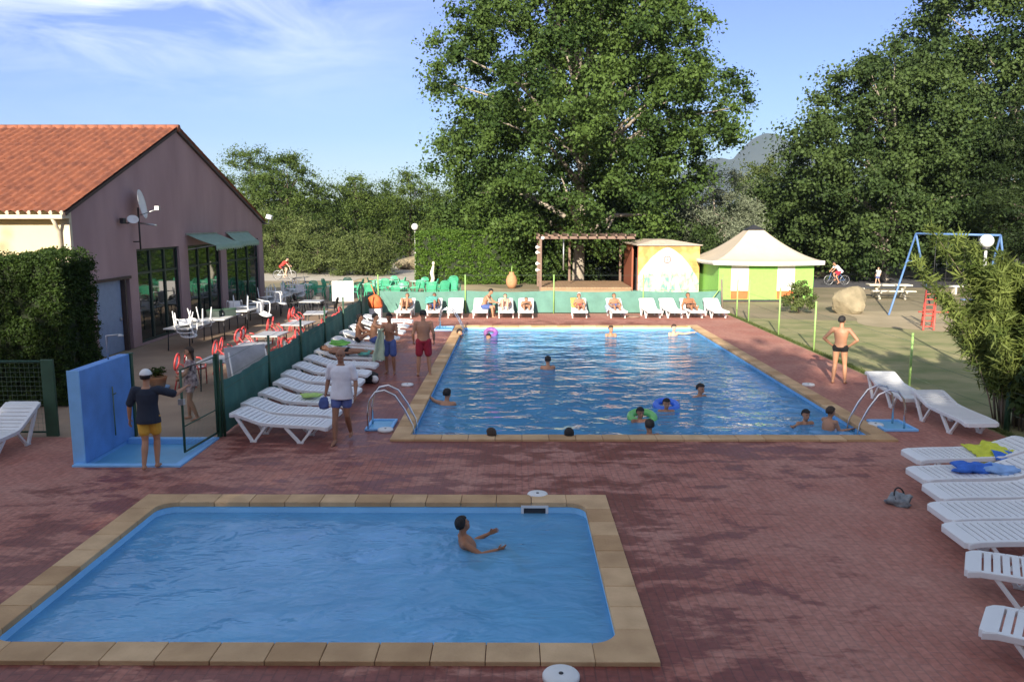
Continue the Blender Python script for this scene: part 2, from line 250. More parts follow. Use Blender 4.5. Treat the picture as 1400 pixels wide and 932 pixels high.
# ------------------------------------------------------------------ mesh builder
class MB:
    def __init__(s): s.v = []; s.f = []; s.sm = []; s.mi = []; s.cur = 0
    def add(s, vs, fs, smooth=False):
        o = len(s.v); s.v += [tuple(v) for v in vs]; s.f += [tuple(i+o for i in f) for f in fs]; s.sm += [smooth]*len(fs); s.mi += [s.cur]*len(fs); return s
    def box(s, x0, x1, y0, y1, z0, z1, mtx=None):
        vs = [Vector(p) for p in ((x0,y0,z0),(x1,y0,z0),(x1,y1,z0),(x0,y1,z0),(x0,y0,z1),(x1,y0,z1),(x1,y1,z1),(x0,y1,z1))]
        if mtx: vs = [mtx @ v for v in vs]
        return s.add(vs, [(0,3,2,1),(4,5,6,7),(0,1,5,4),(1,2,6,5),(2,3,7,6),(3,0,4,7)])
    def cbox(s, c, size, rot=(0,0,0)):
        m = Matrix.Translation(c) @ Euler(rot).to_matrix().to_4x4(); a, b, d = [q/2 for q in size]
        return s.box(-a, a, -b, b, -d, d, m)
    def beam(s, p0, p1, wd, ht=None):
        p0 = Vector(p0); p1 = Vector(p1); d = p1-p0; ht = ht or wd
        q = d.to_track_quat('X', 'Z').to_matrix().to_4x4()
        return s.box(0, d.length, -wd/2, wd/2, -ht/2, ht/2, Matrix.Translation(p0) @ q)
    def tube(s, pts, rs, n=8, cap=True, side=None, flat=1.0):
        pts = [Vector(p) for p in pts]
        if not hasattr(rs, '__len__'): rs = [rs]*len(pts)
        vs = []; u = None
        for i, p in enumerate(pts):
            d = (pts[min(i+1, len(pts)-1)]-pts[max(i-1, 0)]).normalized()
            if side is not None: a = Vector(side)
            elif u is not None: a = u
            else: a = Vector((0,0,1)) if abs(d.z) < .9 else Vector((1,0,0))
            a = (a-d*a.dot(d)).normalized(); u = a; b = d.cross(a)
            for k in range(n):
                t = 2*math.pi*k/n; vs.append(p+(a*math.cos(t)+b*math.sin(t)*flat)*rs[i])
        fs = []
        for i in range(len(pts)-1):
            for k in range(n):
                fs.append((i*n+k, i*n+(k+1)%n, (i+1)*n+(k+1)%n, (i+1)*n+k))
        s.add(vs, fs, True)
        if cap:
            o = len(s.v)-len(vs); s.f += [tuple(o+k for k in range(n-1, -1, -1)), tuple(o+(len(pts)-1)*n+k for k in range(n))]; s.sm += [False]*2; s.mi += [s.cur]*2
        return s
    def ell(s, c, r, n=12, m=8, mtx=None):
        vs = []; fs = []
        for i in range(m+1):
            ph = math.pi*i/m
            for k in range(n):
                t = 2*math.pi*k/n; v = Vector((r[0]*math.sin(ph)*math.cos(t), r[1]*math.sin(ph)*math.sin(t), r[2]*math.cos(ph)))
                if mtx: v = mtx @ v
                vs.append(Vector(c)+v)
        for i in range(m):
            for k in range(n):
                fs.append((i*n+k, (i+1)*n+k, (i+1)*n+(k+1)%n, i*n+(k+1)%n))
        return s.add(vs, fs, True)
    def lathe(s, prof, c=(0,0,0), n=20):
        vs = []; fs = []
        for r, z in prof:
            for k in range(n):
                t = 2*math.pi*k/n; vs.append((c[0]+r*math.cos(t), c[1]+r*math.sin(t), c[2]+z))
        for i in range(len(prof)-1):
            for k in range(n): fs.append((i*n+k, i*n+(k+1)%n, (i+1)*n+(k+1)%n, (i+1)*n+k))
        return s.add(vs, fs, True)
    def poly(s, pts): return s.add(pts, [tuple(range(len(pts)))])
    def torus(s, c, R_, r_, n=24, m=10, mtx=None, a0=0, a1=2*math.pi):
        full = abs(a1-a0-2*math.pi) < 1e-6; pts = []
        vs = []; fs = []; nn = n if full else n+1
        for i in range(nn):
            a = a0+(a1-a0)*i/n
            for k in range(m):
                t = 2*math.pi*k/m; v = Vector(((R_+r_*math.cos(t))*math.cos(a), (R_+r_*math.cos(t))*math.sin(a), r_*math.sin(t)))
                if mtx: v = mtx @ v
                vs.append(Vector(c)+v)
        for i in range(n):
            j = (i+1) % nn
            for k in range(m): fs.append((i*m+k, j*m+k, j*m+(k+1)%m, i*m+(k+1)%m))
        return s.add(vs, fs, True)
    def sheet(s, fn, nu, nv, thick=0.0, smooth=True):
        vs = [Vector(fn(i/nu, j/nv)) for i in range(nu+1) for j in range(nv+1)]
        fs = [(i*(nv+1)+j, (i+1)*(nv+1)+j, (i+1)*(nv+1)+j+1, i*(nv+1)+j+1) for i in range(nu) for j in range(nv)]
        return s.add(vs, fs, smooth)
    def build(s, name, m, parent=None, bevel=0.0, solid=0.0):
        me = bpy.data.meshes.new(name); me.from_pydata(s.v, [], s.f)
        for x in (m if isinstance(m, (list, tuple)) else [m]): me.materials.append(x)
        me.polygons.foreach_set('use_smooth', s.sm); me.polygons.foreach_set('material_index', s.mi); me.update()
        o = bpy.data.objects.new(name, me); COL.objects.link(o)
        if parent: o.parent = parent
        if solid:
            q = o.modifiers.new('solid', 'SOLIDIFY'); q.thickness = solid; q.offset = 0
        if bevel:
            q = o.modifiers.new('bevel', 'BEVEL'); q.width = bevel; q.segments = 2; q.limit_method = 'ANGLE'
        return o

def tag(o, label, cat, group=None, kind=None):
    if label: o['label'] = label
    if cat: o['category'] = cat
    if group: o['group'] = group
    if kind: o['kind'] = kind
    return o
def struct(o, label=None, cat=None): return tag(o, label, cat, kind='structure')
def thing(name, loc, rz=0, label=None, cat=None, group=None):
    o = bpy.data.objects.new(name, None); COL.objects.link(o); o.location = loc; o.rotation_euler = (0, 0, rz); o.empty_display_size = .2
    return tag(o, label, cat, group)
def copy_tree(o, parent=None):
    c = o.copy(); COL.objects.link(c); c.parent = parent
    for ch in list(o.children): copy_tree(ch, c)
    return c
def place(proto, used, loc, rz, label, group=None, rot=None, scale=None):
    if not used[0]: o = proto; used[0] = True
    else: o = copy_tree(proto); o.scale = (1, 1, 1)
    o.location = loc; o.rotation_euler = rot if rot else (0, 0, rz)
    if scale: o.scale = scale
    o['label'] = label
    if group: o['group'] = group
    return o

def holed(x0, x1, y0, y1, holes, z):
    xs = sorted({x0, x1, *[q for h in holes for q in h[:2] if x0 < q < x1]}); ys = sorted({y0, y1, *[q for h in holes for q in h[2:] if y0 < q < y1]})
    mb = MB()
    for i in range(len(xs)-1):
        for j in range(len(ys)-1):
            cx, cy = (xs[i]+xs[i+1])/2, (ys[j]+ys[j+1])/2
            if any(h[0] < cx < h[1] and h[2] < cy < h[3] for h in holes): continue
            mb.poly([(xs[i],ys[j],z),(xs[i+1],ys[j],z),(xs[i+1],ys[j+1],z),(xs[i],ys[j+1],z)])
    return mb

# ------------------------------------------------------------------ the setting
BP = (-2.04, 6.88, 15.08, 31.4); SP = (-5.2, 1.02, 7.32, 11.30); CW = .335
def grow(b, d): return (b[0]-d, b[1]+d, b[2]-d, b[3]+d)
TR = (-7.5, -5.66, 13.1, 14.92)
hb, hs = grow(BP, .2), grow(SP, .2); ht = grow(TR, -.05)
struct(holed(-3200, 3200, -300, 4500, [hb, hs, ht], -.012).build('ground', M['ground']))
struct(holed(-30, 9.45, -6, 36.1, [hb, hs, ht, (-30, -5.7, 15.0, 36.1)], 0).build('pool_deck', M['paver']))
struct(MB().poly([(-12.4,15.0,.0),(-5.7,15.0,.0),(-5.7,36.1,.0),(-3,36.2,.0),(-3,49,.0),(-14,49,0),(-14,40,0),(-12.4,40,0)]).build('terrace_pavement', M['terrace']))
struct(MB().poly([(-30,15.0,-.004),(-12.4,15.0,-.004),(-12.4,22.8,-.004),(-30,22.8,-.004)]).build('soil_bed', M['soil']))
def blob(cx, cy, rx, ry, z, n=40, seed=0, amp=.12):
    r = random.Random(seed); ph = [r.uniform(0, 6.28) for _ in range(5)]
    return [(cx+rx*math.cos(a)*(1+amp*math.sin(3*a+ph[0])+amp*.6*math.sin(5*a+ph[1])), cy+ry*math.sin(a)*(1+amp*math.sin(2*a+ph[2])+amp*.5*math.sin(7*a+ph[3])), z) for a in [2*math.pi*i/n for i in range(n)]]
struct(MB().poly([(9.45,-6,-.004),(60,-6,-.004),(60,30,-.004),(26,31,-.004),(20,32.5,-.004),(14,33.5,-.004),(9.45,34.6,-.004)]).build('lawn', M['lawn']))
struct(MB().poly(blob(20, 33.4, 6.4, 4.3, .002, seed=3)).build('play_area_sand', M['sand']))
struct(MB().poly([(14,51,-.004),(80,49,-.004),(80,61,-.004),(14,60,-.004)]).build('road', M['road']))
struct(MB().poly([(-30,55.5,-.004),(-5,57,-.004),(-6.6,62,-.004),(-8,84,-.004),(-15,84,-.004),(-13.5,66,-.004),(-30,62.5,-.004)]).build('gravel_path', M['gravel']))
struct(MB().poly([(-4,40,.004),(9,38,.004),(9,45,.004),(1.0,47,.004),(-2.5,52,.004),(-7,53.5,.004),(-6,49.5,.004)]).build('gravel_yard', M['sand']))

def pool(name, b, depth, wl, matb, matw, rad, lab):
    x0, x1, y0, y1 = b
    def outline(d, rr, n=7):
        pts = []
        for cx, cy, a0 in ((x1+d-rr, y1+d-rr, 0), (x0-d+rr, y1+d-rr, 90), (x0-d+rr, y0-d+rr, 180), (x1+d-rr, y0-d+rr, 270)):
            for i in range(n): a = R(a0+90*i/(n-1)); pts.append((cx+rr*math.cos(a), cy+rr*math.sin(a)))
        return pts
    inn = outline(0, rad); n = len(inn)
    mb = MB(); vs = [(p[0], p[1], -.03) for p in inn]+[(p[0], p[1], -depth) for p in inn]
    mb.add(vs, [(i, (i+1)%n, n+(i+1)%n, n+i) for i in range(n)]); mb.poly([(p[0], p[1], -depth) for p in inn])
    struct(mb.build(name+'_basin', matb))
    mb = MB(); e = .015; g = .004
    def stone(pts):
        zt = .045+random.uniform(-.002, .002); k = len(pts)
        mb.add([(p[0], p[1], zt) for p in pts]+[(p[0], p[1], -.028) for p in pts], [tuple(range(k)), tuple(range(2*k-1, k-1, -1))]+[(i, i+k, (i+1)%k+k, (i+1)%k) for i in range(k)])
    C_ = max(rad, .12)
    for (ax, lo, hi, side, s_) in (('x', x0, x1, y0, -1), ('x', x0, x1, y1, 1), ('y', y0, y1, x0, -1), ('y', y0, y1, x1, 1)):
        n_ = round((hi-lo-2*C_)/.5); a0 = lo+C_; st_ = (hi-lo-2*C_)/n_
        for i in range(n_):
            p, q = a0+i*st_+g, a0+(i+1)*st_-g; u, v = side-s_*e, side+s_*CW
            pts = [(p,u),(q,u),(q,v),(p,v)] if ax == 'x' else [(u,p),(u,q),(v,q),(v,p)]
            if (ax == 'x') == (s_ < 0): pts.reverse()
            stone(pts)
    for sx, sy, cx, cy in ((1,1,x1,y1),(-1,1,x0,y1),(-1,-1,x0,y0),(1,-1,x1,y0)):
        arc = [(cx-sx*C_+sx*(rad-e if rad >= .12 else 0)*0, cy)]
        pts = []
        if rad > .12:
            for i in range(10):
                a_ = R(90*i/9); pts.append((cx-sx*C_+sx*(C_-e)*math.cos(a_), cy-sy*C_+sy*(C_-e)*math.sin(a_)))
        else: pts = [(cx-sx*e, cy-sy*C_), (cx-sx*e, cy-sy*e), (cx-sx*C_, cy-sy*e)]
        pts[0] = (pts[0][0], pts[0][1]+sy*g*0); 
        pts = pts+[(cx-sx*C_, cy+sy*CW), (cx+sx*CW, cy+sy*CW), (cx+sx*CW, cy-sy*C_)]
        if sx*sy > 0: pass
        else: pts.reverse()
        stone(pts)
    struct(mb.build(name+'_coping', M['coping'], bevel=.008))
    mb = MB(); oo = outline(CW-.01, .02)   # mortar bed under the stones
    mb.add([(p[0], p[1], .028) for p in outline(.004, rad)]+[(p[0], p[1], .028) for p in oo], [(i, (i+1)%n, n+(i+1)%n, n+i) for i in range(n)])
    struct(mb.build(name+'_mortar', M['coping_edge']))
    mb = MB(); mb.poly([(p[0], p[1], wl) for p in outline(-.002, rad)]); struct(mb.build(name+'_water', matw))
pool('large_pool', BP, 1.5, -.10, M['basin'], M['water_big'], .03, '')
pool('small_pool', SP, .75, -.12, M['basin_light'], M['water_small'], .27, '')

# foot bath of the shower, a shallow recess
x0, x1, y0, y1 = TR
t = thing('foot_bath', ((x0+x1)/2, (y0+y1)/2, 0), 0, 'shallow light blue foot bath beside the blue shower wall at the gate', 'foot bath')
mb = MB(); a, b_ = (x1-x0)/2, (y1-y0)/2; r_ = .13
for q in ((-a,a,-b_,-b_+r_),(-a,a,b_-r_,b_),(-a,-a+r_,-b_+r_,b_-r_),(a-r_,a,-b_+r_,b_-r_)): mb.box(*q, -.1, .035)
mb.build('rim', M['wall_blue_l'], t, bevel=.012)
mb = MB(); mb.poly([(-a+r_,-b_+r_,-.07),(a-r_,-b_+r_,-.07),(a-r_,b_-r_,-.07),(-a+r_,b_-r_,-.07)]); mb.build('floor', M['tray'], t)
t = thing('shower_wall', (-7.44, 14.15, 0), 0, 'bright blue painted shower wall with a tap and a thin pipe', 'shower wall')
MB().box(-.1, .1, -.88, .9, 0, 1.62).build('wall', M['wall_blue'], t, bevel=.015)
MB().box(-.103, .103, -.905, -.882, .0, 1.625).build('edge', M['wall_blue_l'], t)
MB().tube([(.14,.1,.25),(.14,.1,1.15)], .012).tube([(.14,.1,1.0),(.2,.1,1.03)], .012).build('pipe', M['wire'], t)
mb = MB(); mb.tube([(0,.3,1.6),(0,.3,2.05),(.25,.3,2.07)], .018).ell((.26,.3,2.05), (.05,.05,.03)); mb.build('shower_pipe', M['steel'], t)
t = thing('white_board', (-7.75, 14.3, 0), 0, 'white board standing behind the end of the blue shower wall', 'board')
MB().box(-.05, .0, -.5, .5, .75, 1.3).build('panel', M['whitew'], t); MB().box(-.04,-.01,-.45,-.4,0,.75).build('leg', M['steel'], t); MB().box(-.04,-.01,.4,.45,0,.75).build('leg', M['steel'], t)

# mountains
def ridge(name, cx, cy, L, D, H, seed, peaks):
    def fn(u, v):
        x = (u-.5)*L; y = (v-.5)*D; h = 0
        for px_, ph, pw in peaks: h = max(h, ph*math.exp(-((x-px_)/pw)**2))
        prof = math.exp(-((v-.5)/.24)**2)
        nn = math.sin(u*23+seed)*.02+math.sin(u*61+v*9+seed)*.012
        return (cx+x, cy+y, -25+(h*(1+nn)+25)*prof)
    return struct(MB().sheet(fn, 160, 40).build(name, M['hill']))
ridge('mountain', 900, 3000, 5200, 1800, 340, 1.0, [(10, 325, 190), (-170, 235, 230), (190, 240, 230), (600, 160, 600), (-900, 60, 500)])

hm = bpy.data.materials.new('haze_air'); hm.use_nodes = True; ht_ = hm.node_tree; ht_.nodes.remove(ht_.nodes['Principled BSDF'])
pv = ht_.nodes.new('ShaderNodeVolumePrincipled'); pv.inputs['Density'].default_value = .00010; pv.inputs['Color'].default_value = (.62, .78, 1.0, 1); pv.inputs['Anisotropy'].default_value = .1
ht_.links.new(pv.outputs[0], ht_.nodes['Material Output'].inputs['Volume'])
tag(MB().box(-3300, 3300, -400, 4600, -35, 380).build('haze', hm), 'thin blue summer haze over the far hills', 'haze', kind='stuff')
# ------------------------------------------------------------------ foliage
def leaves(name, centres, radii, n_each, size, m, parent, aspect=.6, tone_by=.7, up=.3, seed=1, droop=0.0, lance=False, loc=(0,0,0), squash=.75, fuzzy=False):
    g = np.random.default_rng(seed); C = np.repeat(np.array(centres), n_each, 0); Rr = np.repeat(np.array(radii), n_each); n = len(C)
    d = g.normal(size=(n, 3)); d /= np.linalg.norm(d, axis=1)[:, None]
    rad = np.minimum(np.abs(g.normal(size=n))*.60, 1.2) if fuzzy else g.random(n)**.45
    st = g.normal(size=(len(centres), 3)); st /= np.linalg.norm(st, axis=1)[:, None]; st = np.repeat(st, n_each, 0)   # each clump is drawn out along its twig
    dd = d+st*(d*st).sum(1)[:, None]*(.9 if fuzzy else 0)
    p = C+dd*(Rr*rad)[:, None]*np.array([1, 1, squash])
    nr = d*.6+g.normal(size=(n, 3))*.7; nr[:, 2] += up; nr /= np.linalg.norm(nr, axis=1)[:, None]
    ax = g.normal(size=(n, 3))
    if lance: ax = d*1.0+g.normal(size=(n, 3))*.45; ax[:, 2] += .35
    ax[:, 2] -= droop
    ax -= nr*(ax*nr).sum(1)[:, None]; ax /= np.linalg.norm(ax, axis=1)[:, None]+1e-9
    bx = np.cross(nr, ax); s = size*(.45+1.1*g.random(n)**1.3)[:, None]
    V = np.empty((n, 4, 3)); V[:, 0] = p-ax*s*.5; V[:, 1] = p+bx*s*aspect*.5; V[:, 2] = p+ax*s*.5; V[:, 3] = p-bx*s*aspect*.5
    me = bpy.data.meshes.new(name); me.vertices.add(n*4); me.vertices.foreach_set('co', V.reshape(-1))
    me.loops.add(n*4); me.loops.foreach_set('vertex_index', np.arange(n*4, dtype=np.int32))
    me.polygons.add(n); me.polygons.foreach_set('loop_start', np.arange(0, n*4, 4, dtype=np.int32)); me.polygons.foreach_set('loop_total', np.full(n, 4, dtype=np.int32))
    me.update(calc_edges=True)
    ct = np.repeat(g.random(len(centres)), n_each); tone = np.clip(ct*tone_by+g.random(n)*(1-tone_by), 0, 1)
    at = me.attributes.new('tone', 'FLOAT', 'FACE'); at.data.foreach_set('value', tone.astype(np.float32))
    me.materials.append(m)
    o = bpy.data.objects.new(name, me); COL.objects.link(o); o.parent = parent; o.location = loc
    return o

def tree(name, label, loc, trunk_r, fork, prof, nclump, crad, n_each, lsize, leafm, barkm, seed, cat='tree', group=None, limbs=14, bias=.45, aspect=.6, squash=.75, lean=(0,0), lance=False, skip=None):
    "prof: list of (z, radius) giving the crown's envelope"
    r = random.Random(seed); t = thing(name, loc, 0, label, cat, group)
    zs = [p[0] for p in prof]; rs = [p[1] for p in prof]
    wts = np.interp(np.linspace(zs[0], zs[-1], 60), zs, rs)**1.6; zz = np.linspace(zs[0], zs[-1], 60); wts /= wts.sum()
    g = np.random.default_rng(seed); ph = [r.uniform(0, 6.28) for _ in range(4)]
    cs = []; rr = []
    while len(cs) < nclump:
        z = float(g.choice(zz, p=wts)+g.normal()*.2); R0 = float(np.interp(z, zs, rs)); a = g.random()*2*math.pi
        R0 *= 1+.08*math.sin(3*a+ph[0]+z*.4)+.07*math.sin(5*a+ph[1]-z*.7)
        q = g.random()**bias; c = (R0*q*math.cos(a)+lean[0]*z, R0*q*math.sin(a)+lean[1]*z, z)
        if skip and skip(c): continue
        cs.append(c); rr.append(crad*(.6+.7*g.random()))
    leaves('crown', cs, rr, n_each, lsize, leafm, t, seed=seed+5, aspect=aspect, squash=squash, lance=lance, fuzzy=True)
    mb = MB(); top = zs[-1]*.93
    def wig(z): return Vector((lean[0]*z+math.sin(z*.35+ph[2])*.25*min(1, z/4), lean[1]*z+math.cos(z*.3+ph[3])*.2*min(1, z/4), z))
    pts = [wig(top*i/9)-wig(0) for i in range(10)]; pts = [Vector((p.x, p.y, top*i/9)) for i, p in enumerate(pts)]
    mb.tube([Vector((0,0,-.1))]+pts, [trunk_r*1.35]+[trunk_r*(1-.93*(i/9)**.8) for i in range(10)], 9)
    idx = g.choice(len(cs), min(limbs, len(cs)), replace=False)
    for k in idx:
        e = Vector(cs[k]); zb = max(fork, min(e.z*.62, top*.8)); s0 = pts[min(8, int(zb/top*9))]; s0 = Vector((s0.x, s0.y, zb)) if zb < top else s0
        f = zb/top; rb = max(.03, trunk_r*(1-.93*f**.8)*.62)
        midp = s0.lerp(e, .5)+Vector((r.uniform(-.3,.3), r.uniform(-.3,.3), .12*(e-s0).length))
        mb.tube([s0, s0.lerp(midp, .5)+Vector((0,0,.05)), midp, midp.lerp(e, .5), e], [rb, rb*.85, rb*.6, rb*.38, rb*.15], 6)
        for _ in range(3):
            j = min(range(len(cs)), key=lambda q: (Vector(cs[q])-midp).length+r.uniform(0, 3)); e2 = Vector(cs[j])
            mb.tube([midp, midp.lerp(e2, .5)+Vector((0,0,.1)), e2], [rb*.4, rb*.28, rb*.1], 5)
    mb.build('trunk', barkm, t)
    return t

# great poplar behind the stage
tree('poplar_tree', 'huge broad poplar with pale limbs rising behind the stage pergola', (4.2, 54.5, 0), .44, 2.6,
     [(2.4, 5.4), (4.5, 7.6), (7, 8.8), (10, 10.2), (13, 10.2), (16, 9.4), (19, 8.4), (22, 7.6), (25, 5.0), (27, 2)], 720, 1.0, 480, .20, M['leaf_big'], M['bark_pale'], 11, limbs=44, bias=.5, aspect=.75)
tree('poplar_tree', 'broad dark leafy tree right of the white tent, its crown rising towards the right', (26.0, 57, 0), .36, 2.2,
     [(1.2, 4.6), (3, 6.6), (6, 7.4), (9, 6.9), (12, 5.4), (15, 3.2), (17, 1.2)], 340, 1.05, 460, .21, M['leaf_dark'], M['bark_pale'], 23, limbs=22, aspect=.75)
tree('poplar_tree', 'tallest dark leafy tree at the right edge, reaching past the top of the picture', (36, 60, 0), .42, 3,
     [(2.0, 6.5), (5, 9.5), (10, 10.4), (14, 9.8), (18, 8.8), (22, 7.4), (25, 5.0), (27, 2)], 520, 1.2, 440, .23, M['leaf_dark'], M['bark_pale'], 31, limbs=26, aspect=.75)
tree('cedar_tree', 'dark layered conifer at the far right edge in front of the tall leafy tree', (31.5, 47, 0), .3, 1.5,
     [(1.5, 3.4), (4, 4.2), (7, 4.0), (10, 3.2), (13, 1.6), (14, .6)], 120, 1.2, 420, .20, M['leaf_fir'], M['bark_dk'], 37, squash=.35, aspect=.3)
tree('shade_tree', 'dark rounded tree standing behind the white tent', (20.5, 66, 0), .3, 1.5,
     [(.4, 3.6), (3, 4.6), (5.2, 4.0), (7.0, 2.0)], 110, 1.1, 300, .26, M['leaf_dark'], M['bark_dk'], 41)
tree('willow_tree', 'grey green feathery tree between the great poplar and the tent', (14.6, 60.5, 0), .22, 1.4,
     [(1.0, 2.4), (3, 3.5), (5.5, 3.2), (7.0, 2.1), (8.0, .8)], 110, .85, 400, .18, M['leaf_olive'], M['bark_pale'], 43, aspect=.35)
tree('poplar_tree', 'small yellowish green pointed tree below the mountain peak', (23.6, 78, 0), .2, 3,
     [(2, 1.8), (5, 2.3), (8, 2.0), (10.0, .8)], 60, .8, 300, .22, M['leaf_bush'], M['bark'], 47)
tree('shade_tree', 'dark leafy tree left of the stage, its low boughs over the clipped hedge', (-1.2, 58.5, 0), .22, 1.8,
     [(2.2, 2.6), (3.4, 4.2), (5, 4.6), (7, 3.6), (8.6, 1.4)], 120, .9, 360, .2, M['leaf_big'], M['bark_dk'], 48)

# pines and bushes in the left background
BG = [(-24.4, 76, 10.6, 3.8, 'tall dark pine with a ragged top just right of the gable', 'leaf_pine', .55),
      (-20.6, 73, 9.9, 3.4, 'second dark pine, lower and left of the rounded pines', 'leaf_pine', .55),
      (-15.8, 80, 8.7, 4.2, 'rounded sunlit pine behind the terrace, left of the bare tipped fir', 'leaf_pine', .7),
      (-10.8, 82, 8.6, 4.2, 'rounded sunlit pine behind the terrace, right of the bare tipped fir', 'leaf_pine', .7),
      (-6.0, 84, 8.2, 4.2, 'rounded sunlit pine above the globe lamp', 'leaf_pine', .7),
      (-2.0, 80, 9.0, 4.0, 'rounded sunlit pine beside the left edge of the great poplar', 'leaf_pine', .7)]
for i, (x, y, h, r0, lab, lm, sq) in enumerate(BG):
    tree('pine_tree', lab, (x, y, 0), .24, 1.5, [(.6, r0*.8), (h*.3, r0), (h*.55, r0), (h*.8, r0*.85), (h, r0*.35)], 130, 1.05, 300, .23, M[lm], M['bark_dk'], 60+i, group='pines behind the terrace', squash=sq, aspect=.35, limbs=10)
tree('fir_tree', 'thin bare tipped fir sticking up above the rounded pines', (-19.6, 99, 0), .18, 3, [(5, 1.6), (7, 1.2), (9, .7), (10.4, .2)], 40, .5, 60, .3, M['leaf_fir'], M['bark_dk'], 71, squash=.3)
BU = [(-15.6, 64, 4.2, 2.9, 'grey green bush behind the cyclist'), (-11.8, 62.5, 3.2, 2.5, 'low grey green bush left of the gravel path'), (-19.5, 66, 4.8, 3.0, 'grey green bush beside the far corner of the mauve gable'), (-24.5, 70, 6.5, 3.4, 'tall green bush just past the mauve gable')]
for i, (x, y, h, r0, lab) in enumerate(BU):
    tree('bush', lab, (x, y, 0), .1, .3, [(.2, r0*.8), (h*.4, r0), (h*.75, r0*.8), (h, r0*.3)], 90, .7, 320, .16, M['leaf_bush'], M['bark_dk'], 80+i, 'bush', 'bushes beyond the terrace', limbs=8, aspect=.4)
for i, (x, y, r0, h, lab) in enumerate([(1.6, 55, 1.8, 2.6, 'leafy green bush behind the left part of the stage'), (9.8, 56, 2.4, 3.4, 'dark bush behind the mural hut'), (4.2, 58.5, 3.0, 3.4, 'dark bush behind the trunk of the great poplar'), (13.5, 58, 2.6, 3.4, 'dark bush behind the left side of the tent'), (18.0, 60, 2.6, 2.6, 'dark bush behind the right side of the tent')]):
    tree('bush', lab, (x, y, 0), .08, .3, [(.1, r0*.9), (h*.4, r0), (h*.75, r0*.8), (h, r0*.4)], 90, .7, 300, .17, M['leaf_dark' if i else 'leaf_big'], M['bark_dk'], 100+i, 'bush', 'bushes behind the stage and the tent', limbs=8, aspect=.5)
tree('shade_tree', 'dark tree behind the back of the stage', (9.0, 65, 0), .25, 2, [(.3, 4), (3, 5.4), (5.5, 5.2), (7.5, 2)], 130, 1.2, 300, .26, M['leaf_dark'], M['bark_dk'], 91)
# far woods closing the horizon
wc = []; wr = []
for k in range(700):
    a = random.uniform(-44, 44); d = random.uniform(115, 150); h = random.uniform(.2, 7.0)*(1 if a < 5 else .75)
    wc.append((d*math.sin(R(a)), d*math.cos(R(a)), h)); wr.append(random.uniform(2.0, 3.2))
o = leaves('far_woods', wc, wr, 220, .55, M['leaf_pine'], None, seed=99); tag(o, 'far belt of mixed green woods beyond the campsite', 'woods', kind='stuff')
wc = []; wr = []
for k in range(150):
    x = random.uniform(21, 54); y = random.uniform(68, 76); wc.append((x, y, random.uniform(.3, 7 if x > 26 else 4))); wr.append(random.uniform(1.2, 2.2))
o = leaves('dark_thicket', wc, wr, 190, .5, M['leaf_dark'], None, seed=98); tag(o, 'dark thicket behind the road and the big trees on the right', 'woods', kind='stuff')

def hedge(label, x0, x1, y0, y1, h, n, size, seed, leafm, zone=.2, soft=.12):
    t = thing('clipped_hedge', ((x0+x1)/2, (y0+y1)/2, 0), 0, label, 'hedge')
    a, b_ = (x1-x0)/2, (y1-y0)/2; g = random.Random(seed); cs = []; rr = []
    areas = [(2*a*h, 'f'), (2*a*h*.4, 'b'), (2*b_*h, 'l'), (2*b_*h, 'r'), (4*a*b_, 't')]; tot = sum(q[0] for q in areas)
    for ar, k in areas:
        for _ in range(int(n*ar/tot)):
            u, v = g.uniform(-1, 1), g.uniform(0, 1)
            if k == 'f': c = (u*a, -b_, v*h)
            elif k == 'b': c = (u*a, b_, v*h)
            elif k == 'l': c = (-a, u*b_, v*h)
            elif k == 'r': c = (a, u*b_, v*h)
            else: c = (u*a, (v*2-1)*b_, h)
            wv = .07*math.sin(c[0]*2.1+seed)+.05*math.sin(c[1]*2.7)+g.gauss(0, soft*.4)
            cs.append((c[0]*(1-.02), c[1]*(1-.02), max(.1, c[2]+(wv if k == 't' else 0)))); rr.append(zone*(.7+.6*g.random()))
    leaves('foliage', cs, rr, 28, size, leafm, t, seed=seed, tone_by=.35)
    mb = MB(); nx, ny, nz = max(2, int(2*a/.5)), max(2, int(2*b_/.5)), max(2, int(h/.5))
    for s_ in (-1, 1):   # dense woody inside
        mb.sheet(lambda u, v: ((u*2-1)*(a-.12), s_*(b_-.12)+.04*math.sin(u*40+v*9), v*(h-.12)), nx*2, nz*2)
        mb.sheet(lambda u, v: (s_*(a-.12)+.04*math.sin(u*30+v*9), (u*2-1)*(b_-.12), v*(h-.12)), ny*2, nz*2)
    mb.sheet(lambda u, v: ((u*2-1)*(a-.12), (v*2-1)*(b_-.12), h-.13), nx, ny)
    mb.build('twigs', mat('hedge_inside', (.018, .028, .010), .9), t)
    return t
hedge('clipped dark green hedge in front of the cream wall of the clubhouse', -15.5, -9.95, 17.5, 19.1, 3.28, 6000, .052, 3, M['leaf_hedge'], .11)
hedge('square clipped green hedge between the globe lamp and the stage', -6.6, .2, 53.2, 56.5, 3.35, 2600, .13, 5, M['leaf_box'], .16)

